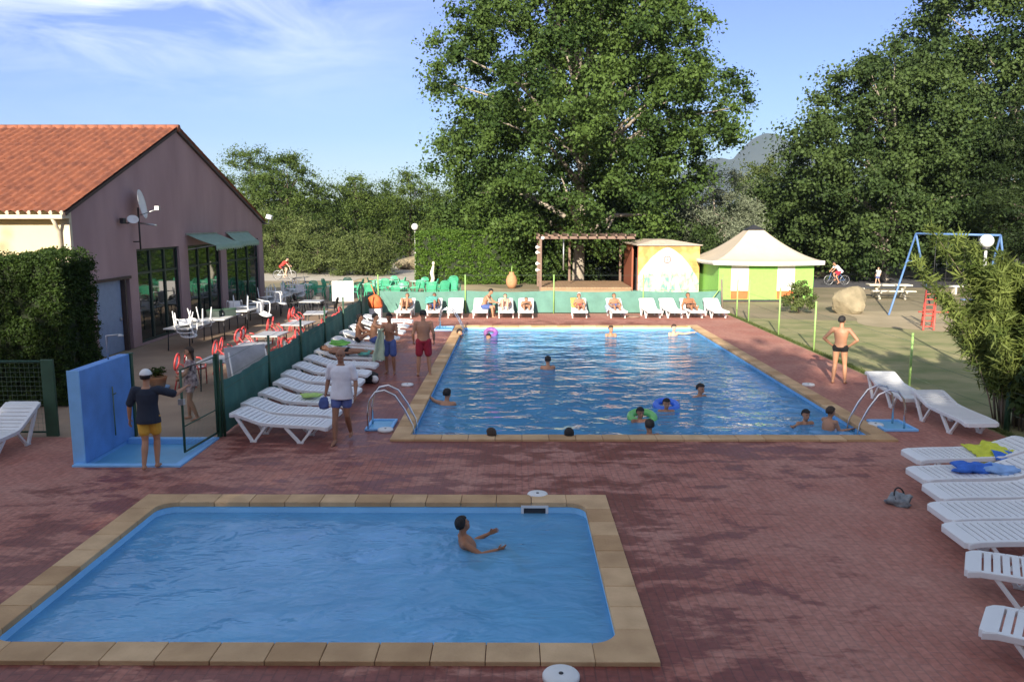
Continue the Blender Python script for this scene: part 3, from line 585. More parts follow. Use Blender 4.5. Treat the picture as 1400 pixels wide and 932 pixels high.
# lance leaved shrub at the right edge
t = thing('bamboo_shrub', (10.15, 15.9, 0), 0, 'tall feathery bamboo-like shrub at the right edge beyond the loungers', 'shrub')
g = random.Random(4); cs = []; rr = []; mb = MB()
for k in range(84):
    a = g.uniform(0, 6.28); rb = g.uniform(0, .45); sp_ = g.uniform(.2, 1.7)*(.55+.45*g.random()); h = g.uniform(1.8, 3.25)
    if k < 5: a = [2.6, 2.9, 2.4, 2.8, 2.1][k]; sp_ = [1.75, 2.0, 1.3, 1.0, .6][k]; h = [3.95, 3.3, 3.75, 3.6, 3.4][k]
    p0 = Vector((rb*math.cos(a), rb*math.sin(a), 0)); p3 = Vector((sp_*math.cos(a)*1.05, sp_*math.sin(a)*1.0, h)); p1 = Vector((p0.x*1.3+sp_*.1*math.cos(a), p0.y*1.3, h*.45)); p2 = p0.lerp(p3, .65)+Vector((0,0,h*.12))
    pts = [((1-q)**3)*p0+3*q*(1-q)**2*p1+3*q*q*(1-q)*p2+q**3*p3 for q in [i/7 for i in range(8)]]
    mb.tube(pts, [.016, .015, .013, .012, .010, .008, .005, .002], 5)
    for i in range(10):
        q = .32+.68*i/9; j = min(6, int(q*7)); f = q*7-j; c = pts[j].lerp(pts[j+1], min(1, f)); cs.append(tuple(c)); rr.append(.30*(1.15-q*.6))
leaves('foliage', cs, rr, 75, .24, M['leaf_reed'], t, aspect=.12, seed=6, lance=True, tone_by=.45, squash=.9)
mb.build('stems', M['bark'], t)
def small_bush(name, label, loc, r0, h, seed, lm, size=.07, n=30, each=120):
    t = thing(name, loc, 0, label, 'bush'); g = random.Random(seed); cs = []; rr = []; mb = MB()
    for k in range(n):
        a = g.uniform(0, 6.28); q = g.random()**.5; z = g.uniform(.15, 1); c = (r0*q*math.cos(a)*math.sin(math.acos(z*.9)), r0*q*math.sin(a)*math.sin(math.acos(z*.9)), z*h); cs.append(c); rr.append(r0*.32)
        if k % 3 == 0: mb.tube([(0,0,0), (c[0]*.5, c[1]*.5, c[2]*.6), c], [.015, .01, .004], 5)
    leaves('foliage', cs, rr, each, size, lm, t, seed=seed); mb.build('stems', M['bark_dk'], t); return t
small_bush('bush', 'small green bush in front of the right corner of the tent', (12.85, 36.4, 0), .75, 1.35, 8, M['leaf_bush'], .10)
small_bush('palm_bush', 'dark ragged bush at the foot of the bamboo-like shrub', (10.6, 14.9, 0), 1.0, 2.3, 9, M['leaf_dark'], .16, 40, 120)

# tufts of grass along the edge of the deck
pos = []
for k in range(5200):
    y = random.uniform(11, 36); x = 9.52+abs(random.gauss(0, .07)); pos.append((x, y, .015))
o = leaves('grass_tufts', pos, [.04]*len(pos), 4, .10, M['leaf_bush'], None, aspect=.10, up=0, seed=3, lance=True); tag(o, 'tufts of rough grass along the right edge of the deck', 'grass', kind='stuff')

# ------------------------------------------------------------------ the clubhouse
t = thing('clubhouse', (-12.5, 22.7, 0), 0, 'mauve gabled clubhouse with a cream side wall and orange tiled roof', 'building')
YE, YR, YF = 0.0, 7.6, 17.3; ZE, ZR, ZF = 4.42, 7.45, 4.12; LX = -22.0
ops = [(1.15, 3.3, 0, 2.3), (3.9, 7.3, .06, 3.2), (8.1, 11.5, .06, 3.2), (12.2, 16.6, .06, 3.3)]
mb = MB(); y = 0
for (a, b_, z0, z1) in ops:
    mb.box(-.25, 0, y, a, 0, 3.3)
    if z1 < 3.3: mb.box(-.25, 0, a, b_, z1, 3.3)
    if z0 > 0: mb.box(-.25, 0, a, b_, -.02, z0)
    y = b_
mb.box(-.25, 0, y, YF, 0, 3.3)
prof = [(YE, 3.3), (YF, 3.3), (YF, ZF), (YR, ZR), (YE, ZE)]
mb.add([(0, p[0], p[1]) for p in prof]+[(-.25, p[0], p[1]) for p in prof], [(0,1,2,3,4), (9,8,7,6,5)]+[(i, i+5, (i+1)%5+5, (i+1)%5) for i in range(5)])
mb.build('gable_wall', M['mauve'], t)
MB().box(LX, -.26, .0, .25, 0, ZE-.02).build('side_wall', M['yellow'], t)
MB().box(LX, -.26, YF-.25, YF, 0, ZF-.05).box(LX, LX+.25, .25, YF-.25, 0, ZF-.05).build('back_wall', M['yellow'], t)
MB().box(LX+.3, -.3, .3, YF-.3, 3.35, 3.45).build('ceiling', M['plaster'], t)
MB().box(LX+.3, -.26, .26, YF-.26, .0, .03).box(-5.0, -4.9, .3, YF-.3, 0, 3.35).build('interior', M['terrace'], t)
MB().box(-.02, .012, -.012, .12, 0, ZE-.05).box(-.26, -.02, -.012, -.001, 0, ZE-.05).build('corner_trim', M['gutter'], t)
# roof, real half round tiles
def slope(y0, z0, y1, z1, nm):
    Ls = math.hypot(y1-y0, z1-z0); nc = int(Ls/.38); P_ = .30; nxw = int((-LX+.12)/P_)
    uy, uz = (y1-y0)/Ls, (z1-z0)/Ls; ny, nz = -uz*(1 if uy > 0 else -1), abs(uy)
    mb = MB(); vs = []; fs = []; K = 6; W = nxw*K+1
    for c in range(nc):
        for e, s_ in ((0, c*Ls/nc-.02), (1, (c+1)*Ls/nc)):
            hgt = .012 if e == 0 else .0
            for i in range(W):
                ph = (i % K)/K*2*math.pi; x = .12-i*P_/K
                jx = ((i//K*7+c*13) % 5-2)*.001
                hh = hgt+.10*(.5+.5*math.cos(ph))**.8+jx
                vs.append((x, y0+uy*s_+ny*hh, z0+uz*s_+nz*hh))
    for c in range(nc):
        o = c*2*W
        for i in range(W-1): fs.append((o+i, o+i+1, o+W+i+1, o+W+i) if uy < 0 else (o+i+1, o+i, o+W+i, o+W+i+1))
        if c:
            p = (c-1)*2*W+W
            for i in range(W-1): fs.append((p+i, p+i+1, o+i+1, o+i))
    mb.add(vs, fs, False)
    return mb.build(nm, M['tile'], t)
slope(YE-.32, ZE-.10, YR, ZR+.02, 'roof')
slope(YF+.3, ZF-.08, YR, ZR+.02, 'roof')
mb = MB()
for i in range(55):
    x = .15-i*.42; mb.tube([(x, YR, ZR+.04), (x-.45, YR, ZR+.055)], [.13, .115], 8, side=(0,1,0))
mb.build('ridge_tiles', M['tile'], t)
mb = MB(); mb.box(-.02, .10, 0, .12, -.07, .02, Matrix.Translation((0, YE-.35, ZE-.10)) @ Euler((math.atan2(ZR-ZE+.1, YR-YE+.3), 0, 0)).to_matrix().to_4x4() @ Matrix.Scale(70.5, 4, (0,1,0)))
L2 = math.hypot(YF-YR+.3, ZR-ZF+.1)
mb.box(-.02, .10, 0, L2, -.08, .02, Matrix.Translation((0, YR, ZR)) @ Euler((-math.atan2(ZR-ZF+.1, YF-YR+.3), 0, 0)).to_matrix().to_4x4())
mb.build('verge_board', M['darkwood'], t)
mb = MB()
for i in range(72): mb.tube([(.0-i*.30, YE-.36, ZE-.085), (-i*.30, YE-.30, ZE-.055)], .052, 8, side=(1,0,0))
mb.build('tile_ends', M['tile_end'], t)
MB().box(LX, .06, -.36, -.02, ZE-.24, ZE-.15).box(LX, .06, -.44, -.34, ZE-.25, ZE-.13).build('gutter', M['gutter'], t, bevel=.015)
MB().tube([(-.25, -.38, ZE-.22), (-.25, -.2, ZE-.45), (-.25, -.08, ZE-.6), (-.25, -.08, 0)], .05, 8).build('downpipe', M['gutter'], t)
# window bays
for (a, b_, z0, z1) in ops[1:]:
    f = MB(); f.box(-.16, -.08, a, a+.08, z0, z1).box(-.16, -.08, b_-.08, b_, z0, z1).box(-.16, -.08, a+.08, b_-.08, z1-.08, z1).box(-.16, -.08, a+.08, b_-.08, z0, z0+.08).box(-.155, -.085, a+.08, b_-.08, 2.35, 2.43)
    n = 3
    for i in range(1, n): yy = a+(b_-a)*i/n; f.box(-.165, -.075, yy-.06, yy+.06, z0+.08, z1-.08)
    fo = f.build('window', M['frame_green'], t)
    MB().box(-.125, -.115, a+.05, b_-.05, z0+.05, z1-.05).build('pane', M['glass'], fo)
a, b_, z0, z1 = ops[0]
d = MB().box(-.16, -.11, a+.02, b_-.42, 0, z1-.02).build('door', M['bluedoor'], t)
MB().box(-.109, -.07, b_-.62, b_-.5, 1.0, 1.05).tube([(-.09, b_-.56, .95), (-.09, b_-.56, 1.12)], .015).build('handle', M['steel'], d)
MB().box(-.11, .03, b_-.40, b_-.3, 0, z1+.02).box(-.12, .05, a-.02, b_+.05, z1-.02, z1+.07).build('door_frame', M['darkwood'], t)
# awnings
for (a, b_, pr) in ((7.95, 11.0, 1.1), (12.2, 15.0, .5)):
    aw = MB().sheet(lambda u, v: (.05+u*pr, a+v*(b_-a), 3.62-.42*u-.03*math.sin(u*3.14)*math.cos(v*18)), 6, 30).build('awning', M['awning'], t, solid=.012)
    MB().sheet(lambda u, v: (.05+pr+.01*math.sin(v*60), a+v*(b_-a), 3.2-.17*u*(1+.18*math.sin(v*70))), 2, 90).build('valance', M['awning'], aw, solid=.008)
    MB().beam((0.02,a-.05,3.62), (.02,b_+.05,3.62), .09).beam((.03,a+.1,3.05), (pr,a+.1,3.22), .035).beam((.03,b_-.1,3.05), (pr,b_-.1,3.22), .035).build('awning_arm', M['steel'], aw)
# satellite dishes on a mast fixed to the gable
t = thing('satellite_dish', (-12.28, 26.45, 3.2), 0, 'white satellite dish on a mast, seen edge on against the mauve gable', 'satellite dish')
MB().tube([(0,0,0),(0,0,1.35)], .03).tube([(-.22,0,.25),(0,0,.25)], .02).tube([(-.22,0,.9),(0,0,.9)], .02).build('mast', M['dkmetal'], t)
mdish = Matrix.Translation((.06, -.1, 1.35)) @ Euler((R(82), R(4), R(38))).to_matrix().to_4x4()
mb = MB(); vs = []
def dish(mb, m, r, dep):
    return mb.sheet(lambda u, v: m @ Vector((r*u*math.cos(v*2*math.pi), r*u*math.sin(v*2*math.pi), dep*u*u)), 6, 28)
dish(mb, Matrix.Translation((.06, 0, 1.45)) @ Euler((0, R(80), R(12))).to_matrix().to_4x4(), .47, .09); mb.build('dish', M['whitepaint'], t, solid=.012)
MB().tube([(.05,0,1.1),(.62,.0,1.3)], .018).box(.56,.70,-.06,.06,1.27,1.40).tube([(.03,.0,.85),(.55,.05,.78)], .03).build('receiver_arm', M['steel'], t)
t = thing('satellite_dish', (-12.28, 25.7, 4.05), 0, 'small round white dish facing the pool, left of the larger dish', 'satellite dish')
mb = MB(); dish(mb, Matrix.Translation((.16, 0, .1)) @ Euler((R(50), 0, R(30))).to_matrix().to_4x4(), .17, .04); mb.build('dish', M['whitepaint'], t, solid=.01)
MB().tube([(-.22,0,0),(.0,0,0),(.14,.02,.08)], .02).box(-.12,.0,-.3,-.12,-.0,.16).build('bracket', M['dkmetal'], t)
t = thing('floodlight', (-12.3, 40.05, 4.2), 0, 'small white floodlight under the far eave of the mauve gable', 'floodlight')
MB().tube([(-.2,0,-.2),(.12,0,-.2),(.12,0,0)], .025).build('bracket', M['steel'], t); MB().cbox((.16,0,.12), (.26,.3,.22), (0,R(20),0)).build('lamp_housing', M['whitepaint'], t, bevel=.03)

# unseen building and trees, added behind the photographer to shade the foreground
t = thing('unseen_shade_house', (-2, -6, 0), 0, 'unseen low white building with a balcony, added behind the photographer to cast shade', 'building')
mb = MB(); mb.box(-9, 9, -5, 0, 0, 2.6); mb.build('wall', M['plaster'], t)
MB().box(-9.3, 9.3, -5.3, 5.2, 2.38, 2.52).build('balcony_floor', M['concrete'], t)
bpy.data.objects.remove(t.children[-1]) if False else None
for x, y, h, r0, sd in [(-27,-12,14.2,4.4,1), (-20.5,-11,14.0,4.2,2), (-14,-12,14.6,4.4,3), (-8,-11,14.1,4.2,4), (-2.2,-12,13.9,4.2,5), (2.5,-11.5,11.4,3.4,6), (7.5,-11,9.0,3.4,7), (13,-10,7.0,3.0,8)]:
    tree('unseen_shade_tree', 'unseen leafy tree added behind the photographer to shade the foreground', (x, y, 0), .25, 2, [(1.5, r0*.7), (h*.4, r0), (h*.75, r0*.9), (h, r0*.5)], 110, 1.6, 120, .62, M['leaf_big'], M['bark'], 200+sd, group='unseen trees added behind the photographer for shade', limbs=6)

# ------------------------------------------------------------------ stage, mural box, tent
t = thing('stage_pergola', (1.43, 46.4, 0), 0, 'weathered wooden pergola over a low board stage', 'pergola')
W_, D_ = 5.25, 5.2
for (x, y) in ((0, .05), (0, D_), (W_, D_), (2.0, D_)): MB().box(x-.07, x+.07, y-.07, y+.07, 0, 3.25).build('post', M['wood'], t)
mb = MB().box(-.25, W_+.15, -.04, .12, 3.12, 3.27).box(-.25, W_+.15, D_-.06, D_+.1, 3.12, 3.27); mb.build('beam', M['wood'], t)
mb = MB()
for i in range(11):
    x = -.1+i*(W_+.2)/10; mb.box(x-.04, x+.04, -.4, D_+.4, 3.275, 3.40)
mb.build('rafter', M['wood'], t)
mb = MB()
for i in range(26): x = .02+i*W_/26; mb.box(x, x+W_/26-.012, -.1, D_-.1, .28, .36)
mb.build('stage_boards', M['stagewood'], t); MB().box(0, W_-.02, -.06, -.02, 0, .278).build('stage_front', M['stagewood'], t)
mb = MB(); mb.tube([(1.35,.6,3.12),(1.35,.6,1.3)], .04); mb.build('hanging_pole', M['steel'], t)
for z in (2.65, 2.35, 1.72, 1.35): MB().ell((-.2,-.05,z), (.10,.10,.10)).tube([(-.12,-.02,z),(0,.0,z)], .02).build('spotlight', M['globe'], t)
MB().ell((.12,-.1,3.17), (.11,.1,.10)).build('spotlight', M['globe'], t)

t = thing('mural_hut', (6.86, 45.2, 0), 0, 'square wooden hut with a pale painted mural between the stage and the tent', 'hut')
HW, HD, HH = 3.42, 6.0, 2.86
def mural():
    m, tt, b = new_mat('painted_mural'); N = tt.nodes.new; L = tt.links.new
    tc = N('ShaderNodeTexCoord'); sp = N('ShaderNodeSeparateXYZ'); L(tc.outputs['Object'], sp.inputs[0])
    nz = N('ShaderNodeTexNoise'); nz.inputs['Scale'].default_value = 1.7; nz.inputs['Detail'].default_value = 6; L(tc.outputs['Object'], nz.inputs['Vector'])
    # bell shaped white field: |x-c|/w < f(z)
    def mth(op, a, c): 
        q = N('ShaderNodeMath'); q.operation = op
        for i, s in enumerate((a, c)):
            if s is None: continue
            if isinstance(s, (int, float)): q.inputs[i].default_value = s
            else: L(s, q.inputs[i])
        return q.outputs[0]
    ax = mth('ABSOLUTE', mth('SUBTRACT', sp.outputs['X'], 1.62), None)
    edge = mth('ADD', mth('MULTIPLY', mth('POWER', mth('MAXIMUM', mth('DIVIDE', mth('SUBTRACT', 2.68, sp.outputs['Z']), 1.35), 0), .62), 1.5), mth('MULTIPLY', mth('SUBTRACT', nz.outputs['Fac'], .5), .16))
    inside = N('ShaderNodeMapRange'); inside.inputs['From Min'].default_value = -.03; inside.inputs['From Max'].default_value = .05; L(mth('SUBTRACT', edge, ax), inside.inputs[0])
    r1 = N('ShaderNodeValToRGB'); r1.color_ramp.elements[0].color = (.50,.24,.07,1); r1.color_ramp.elements[1].color = (.60,.40,.13,1); r1.color_ramp.elements[0].position = .42; r1.color_ramp.elements[1].position = .58; L(nz.outputs['Fac'], r1.inputs[0])
    n2 = N('ShaderNodeTexNoise'); n2.inputs['Scale'].default_value = 3; n2.inputs['Detail'].default_value = 4; n2.inputs['Distortion'].default_value = .8; mp_ = N('ShaderNodeMapping'); mp_.inputs['Scale'].default_value = (1.3, 1, .7); L(tc.outputs['Object'], mp_.inputs[0]); L(mp_.outputs[0], n2.inputs['Vector'])
    r2 = N('ShaderNodeValToRGB'); e = r2.color_ramp.elements; e[0].position = .38; e[0].color = (.14,.28,.28,1); e[1].position = .60; e[1].color = (.62,.62,.48,1)
    q = r2.color_ramp.elements.new(.46); q.color = (.38,.50,.28,1); q = r2.color_ramp.elements.new(.54); q.color = (.52,.36,.46,1); L(n2.outputs['Fac'], r2.inputs[0])
    zf = N('ShaderNodeMapRange'); zf.inputs['From Min'].default_value = 1.75; zf.inputs['From Max'].default_value = 1.1; L(mth('ADD', sp.outputs['Z'], mth('MULTIPLY', mth('SUBTRACT', n2.outputs['Fac'], .5), 1.2)), zf.inputs[0])
    fld = N('ShaderNodeMixRGB'); fld.inputs['Color1'].default_value = (.50,.56,.58,1); L(r2.outputs[0], fld.inputs['Color2']); L(zf.outputs[0], fld.inputs['Fac'])
    mx_ = N('ShaderNodeMixRGB'); L(inside.outputs[0], mx_.inputs['Fac']); L(r1.outputs[0], mx_.inputs['Color1']); L(fld.outputs[0], mx_.inputs['Color2'])
    L(mx_.outputs[0], b.inputs['Base Color']); b.inputs['Roughness'].default_value = .75
    return m
pan = MB().box(0, HW, 0, .06, .02, HH-.1).build('mural_panel', mural(), t)
MB().torus((1.62, -.004, 2.0), .19, .035, 24, 6, Euler((R(90),0,0)).to_matrix().to_4x4()).box(1.60, 1.64, -.02, .0, 1.80, 2.20).box(1.43, 1.81, -.018, .0, 1.985, 2.015).build('round_emblem', mat('emblem_paint', (.40,.24,.22), .8), pan)
MB().box(HW-.06, HW, .06, HD, 0, HH-.12).box(0, HW-.06, HD-.06, HD, 0, HH-.12).box(0, .05, 2.4, HD-.06, 0, HH-.12).build('side_wall', M['redwood'], t)
MB().box(-.04, .06, .062, .16, 0, HH-.1).build('post', M['redwood'], t); MB().box(-.04, .06, 2.3, 2.4, 0, HH-.1).build('post', M['redwood'], t)
MB().box(.3, 1.6, 1.2, 1.7, .03, 1.1).box(.2,.9,2.0,2.6,.03,2.0).build('stored_boxes', M['dkmetal'], t)
mb = MB(); zz = HH-.08; mb.add([(-.12,-.15,zz),(HW+.12,-.15,zz),(HW+.12,HD,zz),(-.12,HD,zz),(-.12,-.15,zz+.04),(HW+.12,-.15,zz+.04),(HW+.12,HD,zz+.04),(-.12,HD,zz+.04),(.9,.5,zz+.3),(HW-1.4,.5,zz+.3),(HW-1.4,HD-1,zz+.3),(.9,HD-1,zz+.3)], [(0,3,2,1),(0,1,5,4),(1,2,6,5),(2,3,7,6),(3,0,4,7),(4,5,9,8),(5,6,10,9),(6,7,11,10),(7,4,8,11),(8,9,10,11)])
mb.build('roof', M['roofpale'], t)

t = thing('canvas_tent', (12.95, 44.2, 0), 0, 'cream roofed tent with lime green walls, white windows and orange panels', 'tent')
TW, TD, TZ = 2.45, 2.5, 1.92
MB().box(-TW-.05, TW+.05, -TD-.05, TD+.05, 0, .10).build('base', M['dkmetal'], t)
mb = MB(); ws = [(-1.80, -.90), (.58, 1.48)]
x = -TW
for a, b_ in ws: mb.box(x, a, -TD, -TD+.04, .1, TZ); mb.box(a, b_, -TD, -TD+.04, .1, .12); x = b_
mb.box(x, TW, -TD, -TD+.04, .1, TZ); mb.box(-TW, TW, TD-.04, TD, .1, TZ).box(-TW, -TW+.04, -TD+.04, TD-.04, .1, TZ).box(TW-.04, TW, -TD+.04, TD-.04, .1, TZ)
mb.build('wall', M['lime'], t)
for a, b_ in ws:
    w_ = MB().box(a+.0, b_-.0, -TD+.005, -TD+.03, .56, TZ).build('window', M['canvasw'], t)
    MB().box(a, b_, -TD-.004, -TD+.03, .12, .56).build('panel', M['orange_p'], t)
def roof(u, v):   # u 0..1 eave to apex, v round the square
    side = int(v*4) % 4 if v < 1 else 0; f = v*4-int(v*4) if v < 1 else 0
    ex, ey = TW+.38, TD+.45; cs = [(-ex,-ey),(ex,-ey),(ex,ey),(-ex,ey)]
    p = Vector(cs[side]).lerp(Vector(cs[(side+1)%4]), f); k = 1-u; r_ = .14+.86*k
    z = 2.12+1.55*(u**1.55)*1.0; sag = .05*math.sin(f*math.pi)*k
    return (p.x*r_, p.y*r_, z-sag)
MB().sheet(roof, 14, 48, smooth=True).build('roof', M['canvas'], t)
def val(u, v):
    q = roof(0, v); return (q[0]*(1+.004*math.sin(v*200)), q[1], q[2]-.21*u)
MB().sheet(val, 2, 96).build('valance', M['canvasw'], t, solid=.01)
ex, ey = (TW+.38)*.14, (TD+.45)*.14
MB().add([(-ex*1.2,-ey*1.2,3.66),(ex*1.2,-ey*1.2,3.66),(ex*1.2,ey*1.2,3.66),(-ex*1.2,ey*1.2,3.66),(0,0,3.95)], [(0,1,4),(1,2,4),(2,3,4),(3,0,4),(3,2,1,0)]).build('vent_cap', M['dkmetal'], t)

# ------------------------------------------------------------------ fences
def post(parent, p, h, m, r_=.03): return MB().tube([(p[0],p[1],-.02),(p[0],p[1],h)], r_, 8).build('post', m, parent)
def fence(name, label, pts, posts, ph, sh, mscreen, mpost, seed=1, wires=False, cat='fence', drop=.06):
    t = thing(name, (pts[0][0], pts[0][1], 0), 0, label, cat); o = Vector((pts[0][0], pts[0][1], 0))
    for p in posts: post(t, (p[0]-o.x, p[1]-o.y), p[2] if len(p) > 2 else ph, mpost)
    A, B = Vector((*pts[0], 0))-o, Vector((*pts[-1], 0))-o; L = (B-A).length; nrm = Vector((-(B-A).y, (B-A).x, 0)).normalized(); ns = max(1, len(posts)-1)
    if mscreen:
        def f(u, v):
            p = A.lerp(B, u); s = (u*ns) % 1; sag = drop*math.sin(s*math.pi)
            return p+nrm*(.015*math.sin(u*L*9+v*5+seed)+.02*math.sin(u*L*3+seed)+.035)+Vector((0, 0, .03+v*(sh-.03-sag)))
        MB().sheet(f, int(L*8), 6).build('windscreen', mscreen, t)
    mb = MB()
    for z in ([sh+.02, .6*ph, ph-.04] if not wires else [.35, .8, 1.2]): mb.tube([A+Vector((0,0,z)), B+Vector((0,0,z))], .004, 4)
    mb.build('wire', M['wire'], t); return t
FX0, FX1 = -5.62, -6.3
def fx(y): return FX0+(FX1-FX0)*(y-15.1)/(36.2-15.1)
fence('windscreen_fence', 'dark green windscreen fence between the left row of loungers and the terrace', [(fx(15.1), 15.1), (fx(36.0), 36.0)], [(fx(y), y) for y in (15.1, 18.4, 21.6, 24.8, 28.0, 32.0, 36.0)], 1.5, 1.08, M['screen'], M['post_d'], 2)
xs = [-6.2, -2.27, 1.72, 5.75]
fence('windscreen_fence', 'sea green windscreen fence along the far end of the pool deck', [(-6.2, 36.25), (9.35, 36.25)], [(x, 36.2) for x in xs]+[(9.3, 36.2)], 1.75, 1.02, M['screen_l'], M['post_l'], 4)
fence('wire_fence', 'open wire fence with green posts between the deck and the lawn', [(9.5, 36.2), (9.75, 15.0)], [(9.55, 34.6, 1.65), (9.6, 33.0, 1.75), (9.55, 29.0, 1.75), (9.55, 25.5, 1.6), (9.75, 19.6, 1.4)], 1.6, 1.3, None, M['post_l'], 5, wires=True)
MB()
t = thing('fence_post', (9.75, 15.6, 0), 0, 'dark green post under the bamboo-like shrub', 'fence post')
for (x, y, h) in ((0,0,1.6),): MB().tube([(x,y,0),(x,y,h)], .055, 8).build('post', M['post_d'], t)
t = thing('leaning_stake', (9.15, 36.0, 0), 0, 'dark stake leaning at the far right corner of the deck', 'stake')
MB().tube([(.15,0,0),(.05,0,1.55)], .045).build('post', M['bark'], t); MB().tube([(-.6,0,.3),(.0,0,1.15)], .025).build('brace', M['post_l'], t)
# low fence in front of the hedge
t = thing('mesh_fence', (-8.95, 15.1, 0), 0, 'dark mesh fence in front of the clipped hedge at the left edge', 'fence')
MB().box(-.12, .12, -.03, .03, 0, 1.5).build('post', M['post_d'], t, bevel=.01); MB().tube([(-9,0,1.46),(0,0,1.46)], .025).tube([(-9,0,.08),(0,0,.08)], .02).build('rail', M['post_d'], t)
for x in (-2.6, -5.2, -7.8): MB().tube([(x,0,0),(x,0,1.5)], .03).build('post', M['post_d'], t)
mb = MB()
for i in range(100): mb.tube([(-.09*i,0,.08),(-.09*i,0,1.46)], .0025, 4, cap=False)
for i in range(16): mb.tube([(-9,0,.08+.09*i),(0,0,.08+.09*i)], .0025, 4, cap=False)
mb.build('mesh', M['wire'], t)
# gate
t = thing('pool_gate', (-5.72, 15.0, 0), R(-94), 'open dark green framed wire gate by the foot bath', 'gate')
Lg = 1.32
MB().tube([(0,0,.1),(0,0,1.56),(Lg,0,1.56),(Lg,0,.1),(0,0,.1)], .024, 8).tube([(0,0,.55),(Lg,0,.55)], .012).build('frame', M['post_d'], t)
mb = MB()
for i in range(1, 26): mb.tube([(Lg*i/26,0,.1),(Lg*i/26,0,1.56)], .0016, 4, cap=False)
for i in range(1, 29): mb.tube([(0,0,.1+1.46*i/29),(Lg,0,.1+1.46*i/29)], .0016, 4, cap=False)
mb.build('mesh', M['wire'], t)
MB().box(Lg-.02,Lg+.05,-.05,.05,.95,1.05).build('latch', M['steel'], t)
t = thing('gate_post', (-5.70, 15.07, 0), 0, 'dark green gate post at the hinge of the open gate', 'post'); MB().box(-.04,.04,-.04,.04,0,1.62).box(-.06,-.04,-.03,.03,.3,.4).box(-.06,-.04,-.03,.03,1.2,1.3).build('shaft', M['post_d'], t)
t = thing('gate_post', (-7.36, 15.1, 0), 0, 'thin dark post at the far end of the blue shower wall', 'post'); MB().box(-.04,.04,-.04,.04,0,1.6).build('shaft', M['post_d'], t); MB().box(-.05,.05,-.05,.05,1.6,1.63).build('cap', M['post_d'], t)

# ------------------------------------------------------------------ loungers
def make_lounger(raise_):
    root = thing('sun_lounger', (0,0,0), 0, 'white plastic sun lounger', 'sun lounger')
    W2 = .33
    if raise_: P_ = [(0,.72),(.18,.64),(.50,.46),(.70,.365),(.85,.35),(1.2,.345),(1.6,.35),(1.92,.345)]
    else: P_ = [(0,.56),(.12,.575),(.35,.50),(.60,.415),(.80,.395),(1.2,.38),(1.55,.375),(1.85,.36),(1.95,.33)]
    def zat(s):
        for (a, za), (b_, zb) in zip(P_, P_[1:]):
            if s <= b_: return za+(zb-za)*(s-a)/(b_-a)
        return P_[-1][1]
    Ltot = P_[-1][0]; fr = MB()
    for sy in (-1, 1):
        n = 16
        for i in range(n):
            a, b_ = Ltot*i/n, Ltot*(i+1)/n
            za, zb = zat(a), zat(b_)
            vs = [(a, sy*(W2-.055), za-.07), (b_, sy*(W2-.055), zb-.07), (b_, sy*(W2+.005), zb-.07), (a, sy*(W2+.005), za-.07), (a, sy*(W2-.055), za), (b_, sy*(W2-.055), zb), (b_, sy*(W2+.005), zb), (a, sy*(W2+.005), za)]
            q = [(0,3,2,1),(4,5,6,7),(0,1,5,4),(1,2,6,5),(2,3,7,6),(3,0,4,7)]
            if sy < 0: q = [tuple(reversed(k)) for k in q]
            fr.add(vs, [k for j, k in enumerate(q) if not (j == 5 and i) and not (j == 3 and i < n-1)] if sy > 0 else q, False)
    # rounded ends
    for s0, s1 in ((-.035, .10), (Ltot-.13, Ltot+.03)):
        n = 8
        a, b_ = s0, s1; za, zb = zat(max(a, 0)), zat(min(b_, Ltot))
        cut = .06
        if a < 0: out = [(a+cut, -W2), (a, -W2+cut), (a, W2-cut), (a+cut, W2), (b_, W2), (b_, -W2)]
        else: out = [(a, -W2), (a, W2), (b_-cut, W2), (b_, W2-cut), (b_, -W2+cut), (b_-cut, -W2)]
        zf = lambda x: za+(zb-za)*(x-a)/(b_-a)
        k = len(out); fr.add([(x, y, zf(x)+.006) for x, y in out]+[(x, y, zf(x)-.075) for x, y in out], [tuple(range(k-1, -1, -1)), tuple(range(k, 2*k))]+[(i, (i+1)%k, k+(i+1)%k, k+i) for i in range(k)])
    fr.build('frame', M['white'], root, bevel=.008)
    def slats(s0, s1, nm):
        mb = MB(); s = s0
        while s < s1-.03:
            e = min(s+.068, s1); a, b_ = zat(s), zat(e)
            mb.add([(s,-W2+.05,a-.006),(e,-W2+.05,b_-.006),(e,W2-.05,b_-.006),(s,W2-.05,a-.006),(s,-W2+.05,a-.028),(e,-W2+.05,b_-.028),(e,W2-.05,b_-.028),(s,W2-.05,a-.028)], [(0,1,2,3),(4,7,6,5),(0,4,5,1),(1,5,6,2),(2,6,7,3),(3,7,4,0)])
            s = e+.022
        mb.box(s0, s1, -.05, .05, zat(s1)-.03, zat(s1)-.012) if zat(s0)-zat(s1) < .03 else None
        mb.build(nm, M['white'], root)
    slats(.10, .72, 'backrest'); slats(.74, Ltot-.13, 'seat')
    for sy in (-1, 1):
        for (a, b_, c) in ((.12, .46, .74), (1.12, 1.42, 1.68)):
            y = sy*(W2-.03); lg = MB()
            lg.beam((a, y, zat(a)-.06), (b_-.02, y, .02), .05, .06); lg.beam((c, y, zat(c)-.06), (b_+.03, y, .02), .05, .045); lg.cbox((b_, y, .018), (.13, .055, .036))
            lg.build('leg', M['white'], root, bevel=.006)
    return root
LF = make_lounger(False); uF = [False]; LR = make_lounger(True); uR = [False]
GL = 'white loungers in the row along the dark green fence'
ys = [15.0, 15.85, 16.85, 17.95, 18.95, 20.1, 21.2, 22.4, 23.6, 24.8, 26.3, 27.8, 29.3, 30.8]
